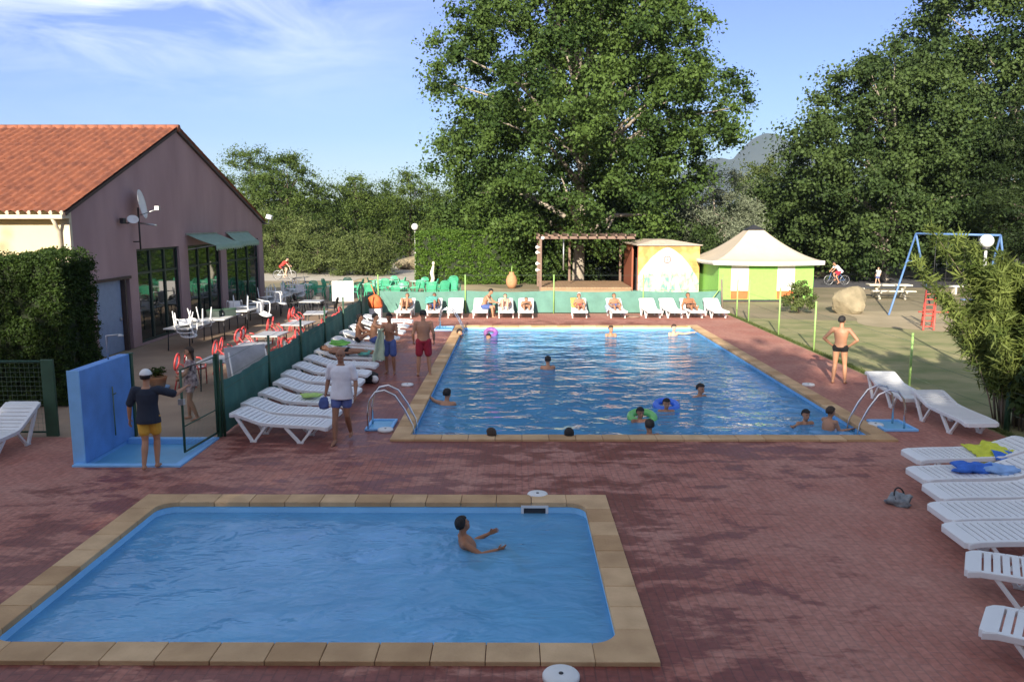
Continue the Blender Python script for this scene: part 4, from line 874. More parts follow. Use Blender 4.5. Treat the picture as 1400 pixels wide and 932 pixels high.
labs = ['white lounger nearest the gate in the row along the dark green fence', 'second white lounger from the gate along the dark green fence', 'white lounger with a pale lime towel near its middle, third from the gate', 'white lounger beyond the lime towel, fourth from the gate',
 'fifth white lounger from the gate along the dark green fence', 'sixth white lounger from the gate along the dark green fence', 'seventh white lounger from the gate along the dark green fence', 'white lounger carrying the lying sunbather, behind the white T-shirt man', 'white lounger with a crumpled green towel at its head',
 'white lounger with two people sitting side by side on it', 'sunlit white lounger just beyond the two seated people', 'second sunlit lounger beyond the two seated people', 'third sunlit lounger beyond the two seated people', 'last sunlit lounger of the left row, nearest the far fence']
lounge_left = []
for i, y in enumerate(ys):
    lounge_left.append(place(LF, uF, (fx(y)+.25+random.uniform(-.06,.06), y, 0), R(random.uniform(-4, 4)-2), labs[i], GL, scale=(.95,.95,.95)))
GF = 'white loungers in front of the sea green fence'
far = [(-4.8,'far lounger with a tanned person sitting knees up, leftmost of the far row'),(-3.6,'far lounger under a teal towel with someone lying on it'),(-2.66,'empty far lounger between the teal towel and the seated man'),(-1.52,'far lounger the dark haired man sits on'),(-.46,'far lounger with a pale sunbather with raised knees'),(.47,'far lounger with a sunbather lying flat, just left of a gap'),
 (2.80,'far lounger with a yellow towel and a sunbather, standing alone'),(4.35,'far lounger with a sunbather and a pale blue towel'),(5.92,'empty far lounger just right of the mural hut corner post'),(6.80,'empty far lounger in front of the middle of the mural'),(7.72,'far lounger with a deeply tanned sunbather lying on it'),(8.78,'empty far lounger at the right end of the far row')]
for i, (x, l) in enumerate(far):
    place(LR, uR, (x-(.1 if x > 5 else 0), 35.85, 0), R(-90+random.uniform(-3, 3)+(3 if x > 5 else 0)), l, GF)
# pair by the lawn
place(LF, uF, (8.68, 18.95, 0), R(-91), 'white lounger by the lawn behind the man in black trunks, farther of the pair', 'pair of loungers at the edge of the lawn')
place(LF, uF, (8.72, 16.8, 0), R(-87), 'white lounger by the lawn, nearer one of the pair', 'pair of loungers at the edge of the lawn')
GR = 'white loungers in the row at the right edge'
rt = [(6.42,12.75,0,'white lounger under the yellow and blue towel, farthest of the right edge row'),(6.02,11.75,0,'white lounger with the blue bundle on it, second of the right edge row'),(5.86,10.95,-2,'third lounger of the right edge row, just nearer than the blue bundle'),(5.54,10.15,-1,'fourth lounger of the right edge row'),(5.34,9.4,-1,'fifth lounger of the right edge row, last one lying square to the frame'),(5.06,8.62,-30,'angled lounger below the square ones at the right edge'),(4.50,7.30,-36,'nearest lounger, cut off at the bottom right of the frame')]
for i, (x, y, a, l) in enumerate(rt):
    Lr = 1.98; rz = 180+a
    c = Vector((x, y, 0))+Vector((math.cos(R(a))*Lr, math.sin(R(a))*Lr, 0))
    place(LF, uF, c, R(rz), l, GR)
place(LR, uR, (-9.35, 14.9, 0), R(-90), 'white lounger at the left edge in front of the dark mesh fence', None)

# things lying on loungers and deck
def cloth(name, label, cat, m, fn, nu=22, nv=16, th=.008, wr=.012, seed=0, parts=None):
    r = random.Random(seed); a, b_, c = r.uniform(0, 6), r.uniform(0, 6), r.uniform(0, 6)
    def g(u, v):
        p = Vector(fn(u, v)); return p+Vector((.01*math.sin(v*17+a), .01*math.sin(u*15+b_), abs(wr*(math.sin(u*13+v*5+a)+math.sin(v*19-u*7+b_)+.6*math.sin(u*31+v*23+c)))))
    o = MB().sheet(g, nu, nv).build(name, m, solid=th); return tag(o, label, cat) 
cloth('towel', 'yellow and blue towel hanging over the farthest lounger at the right edge', 'towel', M['yellow_t'], lambda u, v: (7.35+u*.65+v*.12, 12.42+v*.72, .40+(.05 if u > .5 else 0)-(0.16*max(0, .12-v)/.12)), 24, 18, seed=1)
o = MB().sheet(lambda u, v: (7.62+u*.55+v*.05, 12.38+v*.25, .455+.015*math.sin(u*20+v*9)-.2*max(0,.5-v)), 16, 10).build('blue_stripe', M['blue_t'], solid=.006); o.parent = bpy.data.objects['towel']
def lump(name, label, cat, m, loc, sx, sy, sz, seed, amp=.3):
    r = random.Random(seed); ph = [r.uniform(0, 6) for _ in range(6)]
    mb = MB(); n, mm = 20, 12; vs = []; fs = []
    for i in range(mm+1):
        f = math.pi*i/mm
        for k in range(n):
            a = 2*math.pi*k/n; q = 1+amp*(math.sin(3*a+ph[0]+f*2)*.5+math.sin(5*a+ph[1]-3*f)*.3+math.sin(7*f+2*a+ph[2])*.3)*math.sin(f)
            vs.append((sx*q*math.sin(f)*math.cos(a), sy*q*math.sin(f)*math.sin(a), max(-.0, sz*(.35+.65*math.cos(f))*q if f < 1.9 else 0)))
    for i in range(mm):
        for k in range(n): fs.append((i*n+k, (i+1)*n+k, (i+1)*n+(k+1)%n, i*n+(k+1)%n))
    mb.add(vs, fs, True); o = mb.build(name, m); o.location = loc; return tag(o, label, cat)
lump('towel_bundle', 'crumpled blue towel on the second lounger at the right edge', 'towel', M['blue_t'], (6.85, 11.75, .385), .26, .17, .13, 2, .5)
lump('towel_bundle', 'pale blue crumpled cloth beside the deep blue towel at the right edge', 'towel', mat('pale_blue_cloth', (.25,.42,.72), .95, .15, 9), (7.25, 11.72, .385), .30, .2, .10, 3, .4)
t = lump('beach_bag', 'small grey bag lying on the paving left of the right edge loungers', 'bag', M['grey_cloth'], (5.62, 11.35, .0), .16, .14, .17, 4, .5)
mb = MB().torus((0,0,.14), .11, .012, 18, 6, Euler((R(70),0,R(30))).to_matrix().to_4x4()); mb.build('strap', M['black_pl'], t)
def on_l(i, s): l = lounge_left[i]; return Vector((l.location.x+s, l.location.y, .40))
q = on_l(2, 1.0); lump('towel_bundle', 'pale lime towel lying on the third lounger from the gate', 'towel', M['limepale_t'], q, .22, .16, .07, 5, .3)
q = on_l(8, .35); lump('towel_bundle', 'crumpled green towel at the head of a lounger behind the lying sunbather', 'towel', M['green_t'], q+Vector((0,0,.08)), .28, .2, .14, 6, .4)
q = on_l(7, 1.35); lump('towel_bundle', 'teal and grey bundle by the feet of the lying sunbather', 'towel', M['teal_t'], q, .26, .2, .12, 7, .4)
t = lump('beach_bag', 'black and white bag on the paving at the foot of the loungers', 'bag', M['black_pl'], (-3.72, 20.3, 0), .2, .16, .3, 8, .3)
MB().ell((.12,-.12,.12), (.1,.07,.1)).build('white_pocket', M['whitepaint'], t)
t = lump('beach_bag', 'orange bag hanging at the far corner of the two fences', 'bag', M['orange_c'], (-5.85, 33.4, .55), .3, .24, .55, 9, .15)
MB().tube([(0,0,.5),(-.2,.2,.95)], .02).build('strap', M['orange_c'], t); MB().box(-.25,.25,-.2,.2,-.55,-.03).build('stand', M['whitepaint'], t, bevel=.03)

# ------------------------------------------------------------------ pool fittings
def lid(label, loc, r_=.155):
    t = thing('drain_cover', loc, 0, label, 'drain cover'); MB().lathe([(0,0),(r_,0),(r_,.035),(r_*.93,.05),(r_*.3,.052),(.0,.052)], n=28).build('disc', M['whitepaint'], t)
    MB().lathe([(.0,.053),(.022,.053),(.022,.058),(0,.058)], n=10).build('hole', M['dkmetal'], t); return t
lid('white round skimmer lid behind the far edge of the small pool', (G(735,679)+Vector((0,.03,0))).to_tuple())
lid('white round cover on the paving in front of the small pool', (G(767,927)-Vector((0,.0,0))).to_tuple(), .17)
lid('white skimmer lid left of the large pool by the near ladder', G(527,589).to_tuple())
lid('white skimmer lid left of the large pool at the boys feet', G(557,527).to_tuple())
lid('white skimmer lid right of the large pool by the ladder steps', G(1197,582).to_tuple())
lid('white skimmer lid right of the large pool near the man in black trunks', G(1105,527).to_tuple())
t = thing('skimmer_box', (.28, 11.30, -.02), 0, 'white framed skimmer opening in the far wall of the small pool', 'skimmer')
MB().box(-.20,-.16,-.02,.01,-.24,.02).box(.16,.20,-.02,.01,-.24,.02).box(-.16,.16,-.02,.01,-.02,.02).box(-.16,.16,-.02,.01,-.24,-.2).build('frame', M['whitepaint'], t)
MB().box(-.16,.16,-.012,-.004,-.2,-.02).build('opening', M['dkmetal'], t); MB().box(-.15,.15,-.018,-.013,-.2,-.12).build('flap', M['greytop'], t)
def ladder(label, loc, rz):
    t = thing('pool_ladder', loc, rz, label, 'pool ladder')   # local +x points over the water
    for sy in (-.25, .25):
        pts = [(-.62,sy,.0),(-.62,sy,.38),(-.58,sy,.62),(-.46,sy,.78),(-.28,sy,.82),(-.08,sy,.72),(.10,sy,.45),(.26,sy,.12),(.30,sy,-.15),(.30,sy,-1.0)]
        MB().tube(pts, .021, 10).build('rail', M['chrome'], t)
    for z in (-.25,-.55,-.85): MB().box(.26,.36,-.25,.25,z-.015,z+.015).build('step', M['chrome'], t)
    return t
ladder('steel ladder at the near left corner of the large pool', (-2.3, 15.75, .0), 0)
ladder('steel ladder at the near right corner of the large pool', (7.1, 15.85, .0), math.pi)
ladder('steel ladder at the far left corner of the large pool', (-2.3, 30.7, .0), 0)
def fbath(label, c, sx, sy):
    t = thing('foot_bath', c, 0, label, 'foot bath'); MB().box(-sx,sx,-sy,-sy+.06,0,.05).box(-sx,sx,sy-.06,sy,0,.05).box(-sx,-sx+.06,-sy+.06,sy-.06,0,.05).box(sx-.06,sx,-sy+.06,sy-.06,0,.05).build('rim', M['wall_blue_l'], t, bevel=.01)
    MB().box(-sx+.05,sx-.05,-sy+.05,sy-.05,.004,.02).build('floor', M['tray'], t); return t
fbath('small blue foot bath left of the near left pool ladder', (-2.72, 15.9, 0), .27, .42)
fbath('small blue foot bath right of the near right pool ladder', (7.62, 15.9, 0), .34, .42)
fbath('small blue foot bath at the far left pool ladder', (-2.75, 30.8, 0), .35, .5)

# ------------------------------------------------------------------ terrace furniture
def monobloc(label, mm, group=None):
    t = thing('plastic_chair', (0,0,0), 0, label, 'chair', group)
    MB().sheet(lambda u, v: ((u-.5)*.44, (v-.5)*.44, .43-.02*math.sin(v*3.1)*math.sin(u*3.1)-.03*(1-v)), 5, 5).build('seat', mm, t, solid=.014)
    mb = MB()
    for i in range(7): x = -.19+i*.063; mb.beam((x*.95, -.21, .42), (x*1.08, -.30, .82), .052, .012)
    mb.tube([(-.23,-.2,.44),(-.235,-.29,.74),(-.16,-.315,.84),(0,-.325,.87),(.16,-.315,.84),(.235,-.29,.74),(.23,-.2,.44)], .024, 6)
    mb.build('backrest', mm, t)
    for s in (-1, 1):
        MB().tube([(s*.235,-.27,.66),(s*.28,-.1,.665),(s*.285,.15,.655),(s*.26,.22,.60)], .022, 6, flat=.7).build('armrest', mm, t)
        MB().tube([(s*.26,.22,.61),(s*.24,.21,.42),(s*.27,.25,0)], [.022,.026,.016], 6).build('leg', mm, t)
        MB().tube([(s*.22,-.2,.43),(s*.26,-.3,0)], [.026,.016], 6).build('leg', mm, t)
    return t
def table(label, mt, ml, lx, ly, group=None, h=.74, rnd=False):
    t = thing('terrace_table', (0,0,0), 0, label, 'table', group)
    if rnd: MB().lathe([(0,h-.03),(lx,h-.03),(lx+.01,h-.015),(lx,h),(0,h)], n=24).build('tabletop', mt, t)
    else: MB().box(-lx,lx,-ly,ly,h-.04,h).build('tabletop', mt, t, bevel=.01)
    q = .85 if not rnd else .62
    for sx in (-1, 1):
        for sy in (-1, 1): MB().tube([(sx*lx*q*.95, sy*ly*q*.95, h-.04), (sx*lx*q, sy*ly*q, 0)], .02, 6).build('leg', ml, t)
    return t
GT = 'long tables along the clubhouse windows'
tb = table('', M['whitew'], M['dkmetal'], .42, 1.0); ut = [False]
TX = [(-10.75, 26.3, 'white topped table with overturned white chairs, nearest the photographer'), (-10.6, 28.7, 'table with dark green crates on it, second along the clubhouse windows'), (-10.6, 31.4, 'third table along the windows, carrying overturned white chairs'), (-10.7, 34.2, 'fourth table along the windows, with a chair showing a dark green seat'), (-10.9, 36.8, 'fifth table along the windows, with white chairs piled on it'), (-10.9, 39.4, 'last table along the windows, near the far end of the clubhouse')]
for x, y, l in TX: place(tb, ut, (x, y, 0), R(random.uniform(-4, 4)), l, GT)
wc_ = monobloc('', M['white']); uw = [False]; GC = 'white chairs turned over on the terrace tables'
for x, y, z, rot, l in [(-10.95,26.1,.79,(R(92),0,R(40)),'white chair lying on its back on the nearest terrace table'), (-10.5,26.6,1.27,(R(180),0,R(80)),'white chair upside down on the nearest terrace table'), (-10.65,31.0,1.27,(R(180),0,R(20)),'white chair upside down on the third terrace table, nearer one'), (-10.5,31.8,.80,(R(95),0,R(70)),'white chair on its back on the third terrace table'),
     (-10.6,33.9,.95,(R(90),0,R(100)),'white chair tipped over on the fourth terrace table, nearer one'), (-10.75,34.6,1.3,(R(180),0,R(-30)),'white chair upside down on the fourth terrace table'), (-10.9,36.5,1.27,(R(180),0,R(10)),'white chair upside down on the fifth terrace table, nearer one'), (-10.8,37.2,1.27,(R(180),0,R(70)),'white chair upside down on the fifth terrace table, farther one'), (-11.0,39.2,1.27,(R(180),0,R(130)),'white chair upside down on the last table by the windows'), (-10.7,39.9,.85,(R(92),0,R(10)),'white chair on its back on the last table by the windows'), (-10.7,25.6,1.25,(R(180),0,R(-60)),'white chair upside down at the near end of the nearest terrace table'), (-10.75,30.6,.85,(R(90),0,R(200)),'white chair tipped over at the near end of the third terrace table'), (-10.7,35.0,.8,(R(90),0,R(160)),'white chair tipped over at the far end of the fourth terrace table'), (-10.8,38.7,1.3,(R(180),0,R(50)),'white chair upside down at the near end of the last table by the windows')]:
    place(wc_, uw, (x, y, z), 0, l, GC, rot=rot)
for k, (x, y, z) in enumerate(((-10.75,28.5,.745),(-10.35,28.9,.745))):
    t = thing('crate', (x,y,z), R(20*k), ['dark green crate on the second terrace table, nearer the windows','dark green crate on the second terrace table, nearer the pool'][k], 'crate')
    MB().box(-.22,.22,-.16,-.15,0,.24).box(-.22,.22,.15,.16,0,.24).box(-.22,-.21,-.15,.15,0,.24).box(.21,.22,-.15,.15,0,.24).box(-.21,.21,-.15,.15,0,.01).build('sides', M['frame_green'], t)
    MB().tube([(-.225,-.165,.24),(.225,-.165,.24),(.225,.165,.24),(-.225,.165,.24),(-.225,-.165,.24)], .014, 6).build('rim', M['post_d'], t)
# red round backed chairs and grey tables
def redchair():
    t = thing('round_back_chair', (0,0,0), 0, '', 'chair')
    MB().lathe([(0,.44),(.19,.44),(.205,.455),(.19,.47),(0,.475)], n=18).build('seat', M['whitepaint'], t)
    mb = MB().torus((0,-.20,.70), .20, .026, 22, 8, Euler((R(80),0,0)).to_matrix().to_4x4()); mb.torus((0,0,.45), .215, .024, 22, 8)
    mb.build('frame', M['red_pl'], t); MB().ell((0,-.205,.70), (.11,.02,.12), 14, 8, Euler((R(-10),0,0)).to_matrix().to_4x4()).build('backrest', M['whitepaint'], t)
    for s in (-1, 1):
        MB().tube([(s*.2,-.08,.68),(s*.27,.0,.66),(s*.25,.14,.5),(s*.19,.17,0)], .018, 6).build('leg', M['red_pl'], t)
        MB().tube([(s*.15,-.15,.45),(s*.19,-.24,0)], .018, 6).build('leg', M['red_pl'], t)
    return t
rc = redchair(); ur = [False]; tg = table('', M['greytop'], M['dkmetal'], .40, .55); ug = [False]
RT = [(-7.35, 19.7, 'first'), (-7.3, 21.9, 'second'), (-7.45, 24.2, 'third'), (-7.3, 26.8, 'fourth'), (-7.5, 30.0, 'fifth')]
for i, (x, y, o_) in enumerate(RT):
    place(tg, ug, (x, y, 0), R(random.uniform(-8, 8)), f'grey table among the red chairs, {o_} from the gate', 'grey tables among the red chairs')
    for j, (dx, dy, rz, w_) in enumerate([(-.72,-.25,-90,'near corner on the clubhouse side'), (-.75,.32,-85,'far corner on the clubhouse side'), (.72,-.3,92,'near corner on the fence side'), (.7,.35,84,'far corner on the fence side')]):
        place(rc, ur, (x+dx+random.uniform(-.05,.05), y+dy, 0), R(rz+random.uniform(-14, 14)), f'red tubed chair, {w_}, {o_} grey table from the gate', 'red tubed chairs with white seats')
# a sheet of white board by the fence, menu board, black chairs
t = thing('folded_table', (-6.35, 18.9, 0), R(40), 'pale grey folded table leaning against the near end of the green fence', 'folded table')
MB().box(-.5,.5,-.02,.02,.10,1.18, Euler((R(-14),0,0)).to_matrix().to_4x4()).build('tabletop', M['greytop'], t, bevel=.01)
for s in (-1, 1): MB().tube([(s*.45,-.25,0),(s*.45,.12,1.05)], .02).build('leg', M['whitepaint'], t)
t = thing('menu_board', (-8.4, 39.0, 0), R(4), 'white blank board standing at the far end of the red chairs', 'board')
MB().box(-.52,.52,-.02,.02,.25,1.25).build('panel', M['whitepaint'], t, bevel=.01)
for s in (-1, 1): MB().tube([(s*.45,.03,0),(s*.45,.03,1.25)], .02).build('leg', M['dkmetal'], t)
bk = monobloc('', M['black_pl']); ub = [False]; tk = table('', M['greytop'], M['black_pl'], .45, .45); uk = [False]
place(tk, uk, (-8.75, 34.4, 0), 0, 'small grey table with black chairs round it beyond the red chairs', None)
for dx, dy, rz, l in [(-.75,.1,-90,'black chair on the clubhouse side of the small grey table'), (.0,.8,180,'black chair on the far side of the small grey table'), (.75,.2,90,'black chair on the fence side of the small grey table'), (-.9,1.6,-60,'black chair standing apart behind the small grey table')]:
    place(bk, ub, (-8.75+dx, 34.4+dy, 0), R(rz), l, 'black chairs')
# green tables and chairs
gc = monobloc('', M['green_pl']); uc = [False]; gt = table('', mat('pale_green_top', (.45,.62,.52), .5), M['green_pl'], .5, .5, rnd=True); u2 = [False]
GTs = [(-11.4,43.4,'leftmost, right beside the clubhouse corner'), (-9.5,42.6,'in front, behind the black chairs'), (-9.9,46.0,'behind, left part'), (-7.9,44.0,'in the middle, behind the white board'), (-7.6,47.4,'at the back, near the gravel path'), (-6.2,42.4,'just beyond the corner of the two fences'), (-5.6,46.2,'rightmost, left of the stacked green chairs')]
for i, (x, y, d_) in enumerate(GTs):
    place(gt, u2, (x, y, 0), 0, f'green terrace table {d_}', 'green tables on the terrace')
    for j, w_ in enumerate(('near', 'right', 'far', 'left')):
        a = R(-90+90*j)+random.uniform(-.3, .3); rr_ = .82+random.uniform(-.05, .1)
        place(gc, uc, (x+rr_*math.cos(a), y+rr_*math.sin(a), 0), a+math.pi/2+random.uniform(-.25,.25), f'green chair, {w_} side, table {d_}', 'green chairs round the green tables')
sx_ = [(-4.35,41.6,3,0),(-3.75,41.4,4,.4),(-3.2,41.7,4,-.3),(-4.0,42.4,3,.9),(-3.35,42.5,6,.2)]
for i, (x, y, n, a) in enumerate(sx_):
    nm_ = ['leftmost front', 'middle front', 'right front', 'left rear', 'tallest, right rear'][i]
    for k in range(n):
        lv = ('bottom', 'second', 'third', 'fourth', 'fifth', 'sixth')[k]
        place(gc, uc, (x+.01*k, y-.03*k, .085*k), a, f'{lv} green chair up in the {nm_} stack by the hedge', 'stacked green chairs')
# signs of beer crates etc. near the gate
t = thing('plant_pot', (-8.9, 19.6, 0), 0, 'terracotta pot of orange flowers on a blue saucer beyond the gate', 'plant pot')
MB().lathe([(0,0),(.16,0),(.22,.26),(.24,.30),(.21,.30),(.2,.27),(0,.27)], n=20).build('pot', M['terracotta'], t); MB().lathe([(0,0),(.26,0),(.28,.05),(0,.02)], (0,0,-.002), 20).build('saucer', M['wall_blue_l'], t)
leaves('foliage', [(.08*math.cos(k), .08*math.sin(k), .42) for k in range(5)], [.16]*5, 60, .07, M['leaf_hedge'], t, seed=4)
# globe lamps
def globe_lamp(label, loc, h, r_):
    t = thing('globe_lamp', loc, 0, label, 'street lamp', 'white globe lamps on posts'); MB().tube([(0,0,0),(0,0,h-r_)], [.05,.035], 10).build('pole', M['whitew'], t); MB().tube([(0,0,h-r_-.06),(0,0,h-r_+.02)], .09, 12).build('collar', M['dkmetal'], t)
    MB().ell((0,0,h), (r_,r_,r_), 24, 16).build('globe', M['globe'], t); return t
globe_lamp('globe lamp on a white post left of the clipped hedge', (-7.45, 60.0, 0), 3.72, .25)
globe_lamp('large white globe lamp above the bamboo-like shrub at the right', (12.75, 22.0, 0), 3.58, .18)
# yard ornaments
t = thing('garden_statue', (-5.5, 52.4, 0), 0, 'slender curved white statue in front of the clipped hedge', 'statue')
MB().tube([(-.15,0,0),(.05,0,.18),(.13,0,.45),(.05,0,.8),(.12,0,1.1),(.16,0,1.3)], [.16,.13,.12,.14,.10,.06], 10).ell((.16,0,1.42), (.1,.1,.13)).build('figure', M['concrete'], t); MB().box(-.25,.2,-.2,.2,0,.06).build('plinth', M['concrete'], t)
t = thing('terracotta_urn', (-.25, 50.2, 0), 0, 'pointed terracotta urn with a plant, left of the stage', 'urn')
MB().lathe([(0,0),(.22,0),(.34,.25),(.36,.5),(.27,.75),(.14,.92),(.17,1.0),(.1,1.0)], n=22).build('jar', M['terracotta'], t); MB().tube([(0,0,.95),(.02,0,1.4)], [.05,.01]).build('stem', M['post_l'], t)
def rock(label, loc, sx, sy, sz, seed, m):
    r = random.Random(seed); mb = MB(); n, mm = 28, 16; vs = []; fs = []; pl = [(Vector((r.gauss(0,1), r.gauss(0,1), r.gauss(.2,.7))).normalized(), r.uniform(.60,.86)) for _ in range(16)]
    for i in range(mm+1):
        f = math.pi*i/mm
        for k in range(n):
            a = 2*math.pi*k/n; d = Vector((math.sin(f)*math.cos(a), math.sin(f)*math.sin(a), math.cos(f))); q = 1.0
            for p, c in pl:
                dd = d.dot(p)
                if dd > .05: q = min(q, c/dd)
            vs.append((d.x*q*sx, d.y*q*sy, max(-.05, d.z*q*sz+sz*.75)))
    for i in range(mm):
        for k in range(n): fs.append((i*n+k, (i+1)*n+k, (i+1)*n+(k+1)%n, i*n+(k+1)%n))
    mb.add(vs, fs, False); o = mb.build('boulder', m); o.location = loc; return tag(o, label, 'boulder')
rock('large pale boulder on the dry grass in front of the picnic table', (15.1, 36.4, 0), .92, .8, .74, 3, M['rock'])
rock('pale boulder beside the gravel path left of the globe lamp', (-12.2, 68.5, 0), 1.6, 1.2, .8, 5, M['rock'])
rock('low reddish boulder by the gravel path', (-9.2, 70, 0), 1.6, 1.0, .7, 6, M['rock'])
rock('low pale stone at the near end of the gravel path', (-10.0, 53.5, 0), 1.0, .6, .25, 7, M['rock'])
t = thing('picnic_table', (20.2, 43.6, 0), R(-8), 'pale stone picnic table with benches on the dry ground', 'picnic table')
MB().box(-1.1,1.1,-.4,.4,.68,.76).build('tabletop', M['concrete'], t, bevel=.02)
for s in (-1, 1): MB().box(-1.1,1.1,s*.85-.17,s*.85+.17,.42,.48).build('bench', M['concrete'], t, bevel=.015)
for sx in (-.65, .65):
    MB().beam((sx,-.75,0),(sx,.25,.68), .1,.12).beam((sx+.101,.75,0),(sx+.101,-.25,.68), .1,.12).box(sx-.04,sx+.04,-.95,.95,.34,.42).build('leg', M['concrete'], t)
t = thing('picnic_bench', (25.5, 46.0, 0), R(10), 'small white seat beyond the swing frame', 'bench'); MB().box(-.7,.7,-.2,.2,.42,.5).build('seat', M['whitepaint'], t)
for s in (-.5, .5): MB().box(s-.05,s+.05,-.15,.15,0,.42).build('leg', M['concrete'], t)
# swing
t = thing('swing_frame', (18.5, 37.9, 0), 0, 'tall blue metal swing frame behind the bamboo-like shrub', 'swing')
A, B = Vector((.2,.1,3.55)), Vector((2.9,-2.0,3.5)); off = Vector((2.15,2.45,0))
mb = MB().tube([A, B], .05, 8); mb.build('top_beam', M['swing_b'], t)
for P0 in (A, B):
    for s in (-1, 1):
        e = Vector((P0.x, P0.y, 0))+off*s; MB().tube([P0, e], .045, 8).build('leg', M['swing_b'], t)
    MB().tube([P0.lerp(Vector((P0.x,P0.y,0))+off, .35), P0.lerp(Vector((P0.x,P0.y,0))-off, .35)], .03, 6).build('brace', M['swing_b'], t)
for f in (.33, .68):
    c = A.lerp(B, f); MB().tube([c+Vector((-.2,.15,0)), c+Vector((-.2,.15,-2.9))], .012, 5).tube([c+Vector((.2,-.15,0)), c+Vector((.2,-.15,-2.9))], .012, 5).build('chain', M['dkmetal'], t)
    MB().box(c.x-.25,c.x+.25,c.y-.12,c.y+.12,c.z-2.93,c.z-2.9).build('seat', M['swing_b'], t)
t = thing('climbing_frame', (15.75, 30.5, 0), 0, 'small red metal climbing ladder leaning on a post on the sand', 'climbing frame')
for s_ in (-.2, .2): MB().tube([(s_,0,0),(s_+.62,1.2,1.42)], .035, 8).build('rail', M['slide_r'], t)
for k in range(7): f = (k+.7)/7.4; MB().tube([(-.2+.62*f,1.2*f,1.42*f),(.2+.62*f,1.2*f,1.42*f)], .024, 6).build('rung', M['slide_r'], t)
for s_ in (.42, .82): MB().tube([(s_,1.2,1.42),(s_-.02,1.35,0)], .035, 8).build('post', M['slide_r'], t)
t = thing('low_barrier', (17.6, 31.0, 0), R(-10), 'low red rail beside the slide', 'rail'); MB().tube([(0,0,0),(0,0,.75)], .04).build('post', M['slide_r'], t); MB().tube([(-1.9,0,.62),(1.2,0,.62)], .03).build('rail', M['slide_r'], t); MB().tube([(1.1,0,0),(1.1,0,.7)], .04).build('post', M['slide_r'], t)

# ------------------------------------------------------------------ people
def skin(name, c): 
    m = mat(name, c, .55, .10, 4); m.node_tree.nodes['Principled BSDF'].inputs['Subsurface Weight'].default_value = 0.0; return m
SK = {'tan': skin('tanned_skin', (.42, .215, .125)), 'brown': skin('brown_skin', (.30, .145, .085)), 'fair': skin('fair_skin', (.58, .36, .25)), 'deep': skin('deep_tan_skin', (.36, .16, .08))}
EYE = mat('eye_dark', (.02,.015,.012), .3); LIP = mat('lip', (.36,.12,.10), .5)
HAIR = {'black': mat('black_hair', (.012,.010,.010), .7, .3, 40, bump=.6, bscale=60), 'brown': mat('brown_hair', (.05,.03,.018), .7, .3, 40, bump=.6, bscale=60)}
CL = {k: mat(k+'_cloth', c, .9, .08, 8, bump=.25, bscale=14) for k, c in dict(white_shirt=(.74,.75,.80), navy=(.018,.026,.045), blue_shorts=(.10,.14,.36), red_shorts=(.34,.02,.04), yellow_shorts=(.62,.36,.05), black_trunks=(.008,.008,.010), denim=(.07,.11,.30), red_jersey=(.62,.05,.04), green_cloth=(.10,.42,.22)).items()}
CL['floral'] = mat('floral_cloth', (.66,.50,.46), .9, c2=(.10,.035,.05), scale=13, detail=2)
def V3(p): return Vector(p)
BASE = dict(pel=(0,0,.95), chest=(0,.0,1.24), neck=(0,-.01,1.45), head=(0,.015,1.62), shR=(.19,-.01,1.40), elR=(.25,-.03,1.13), wrR=(.27,.05,.88), shL=(-.19,-.01,1.40), elL=(-.25,-.03,1.13), wrL=(-.27,.05,.88),
            hiR=(.09,0,.92), knR=(.11,.03,.50), anR=(.11,-.03,.09), hiL=(-.09,0,.92), knL=(-.11,.03,.50), anL=(-.11,-.03,.09))
def remeshed(mb, name, mats, vox, smooth=4):
    me = bpy.data.meshes.new(name+'_tmp'); me.from_pydata(mb.v, [], mb.f); o = bpy.data.objects.new(name+'_tmp', me); COL.objects.link(o)
    q = o.modifiers.new('r', 'REMESH'); q.mode = 'VOXEL'; q.voxel_size = vox; q.use_smooth_shade = True
    s = o.modifiers.new('s', 'SMOOTH'); s.factor = .5; s.iterations = smooth
    dg = bpy.context.evaluated_depsgraph_get(); dg.update(); nm = bpy.data.meshes.new_from_object(o.evaluated_get(dg))
    bpy.data.objects.remove(o); bpy.data.meshes.remove(me)
    nm.name = name; nm.materials.clear()
    for m in mats: nm.materials.append(m)
    return nm
def rlimb(mb, p0, p1, r0, r1, side=None, flat=1.0, mid=None, n=12):
    "tapered limb with round ends"
    p0, p1 = V3(p0), V3(p1); d = (p1-p0); L = d.length; d = d/L if L > 1e-6 else Vector((0,0,1)); pts = []; rs = []
    for a in (75, 45, 20): pts.append(p0-d*r0*math.sin(R(a))); rs.append(r0*math.cos(R(a)))
    pts.append(p0); rs.append(r0)
    if mid: pts.append(p0.lerp(p1, mid[0])); rs.append(mid[1])
    pts.append(p1); rs.append(r1)
    for a in (20, 45, 75): pts.append(p1+d*r1*math.sin(R(a))); rs.append(r1*math.cos(R(a)))
    mb.tube(pts, rs, n, side=side, flat=flat)
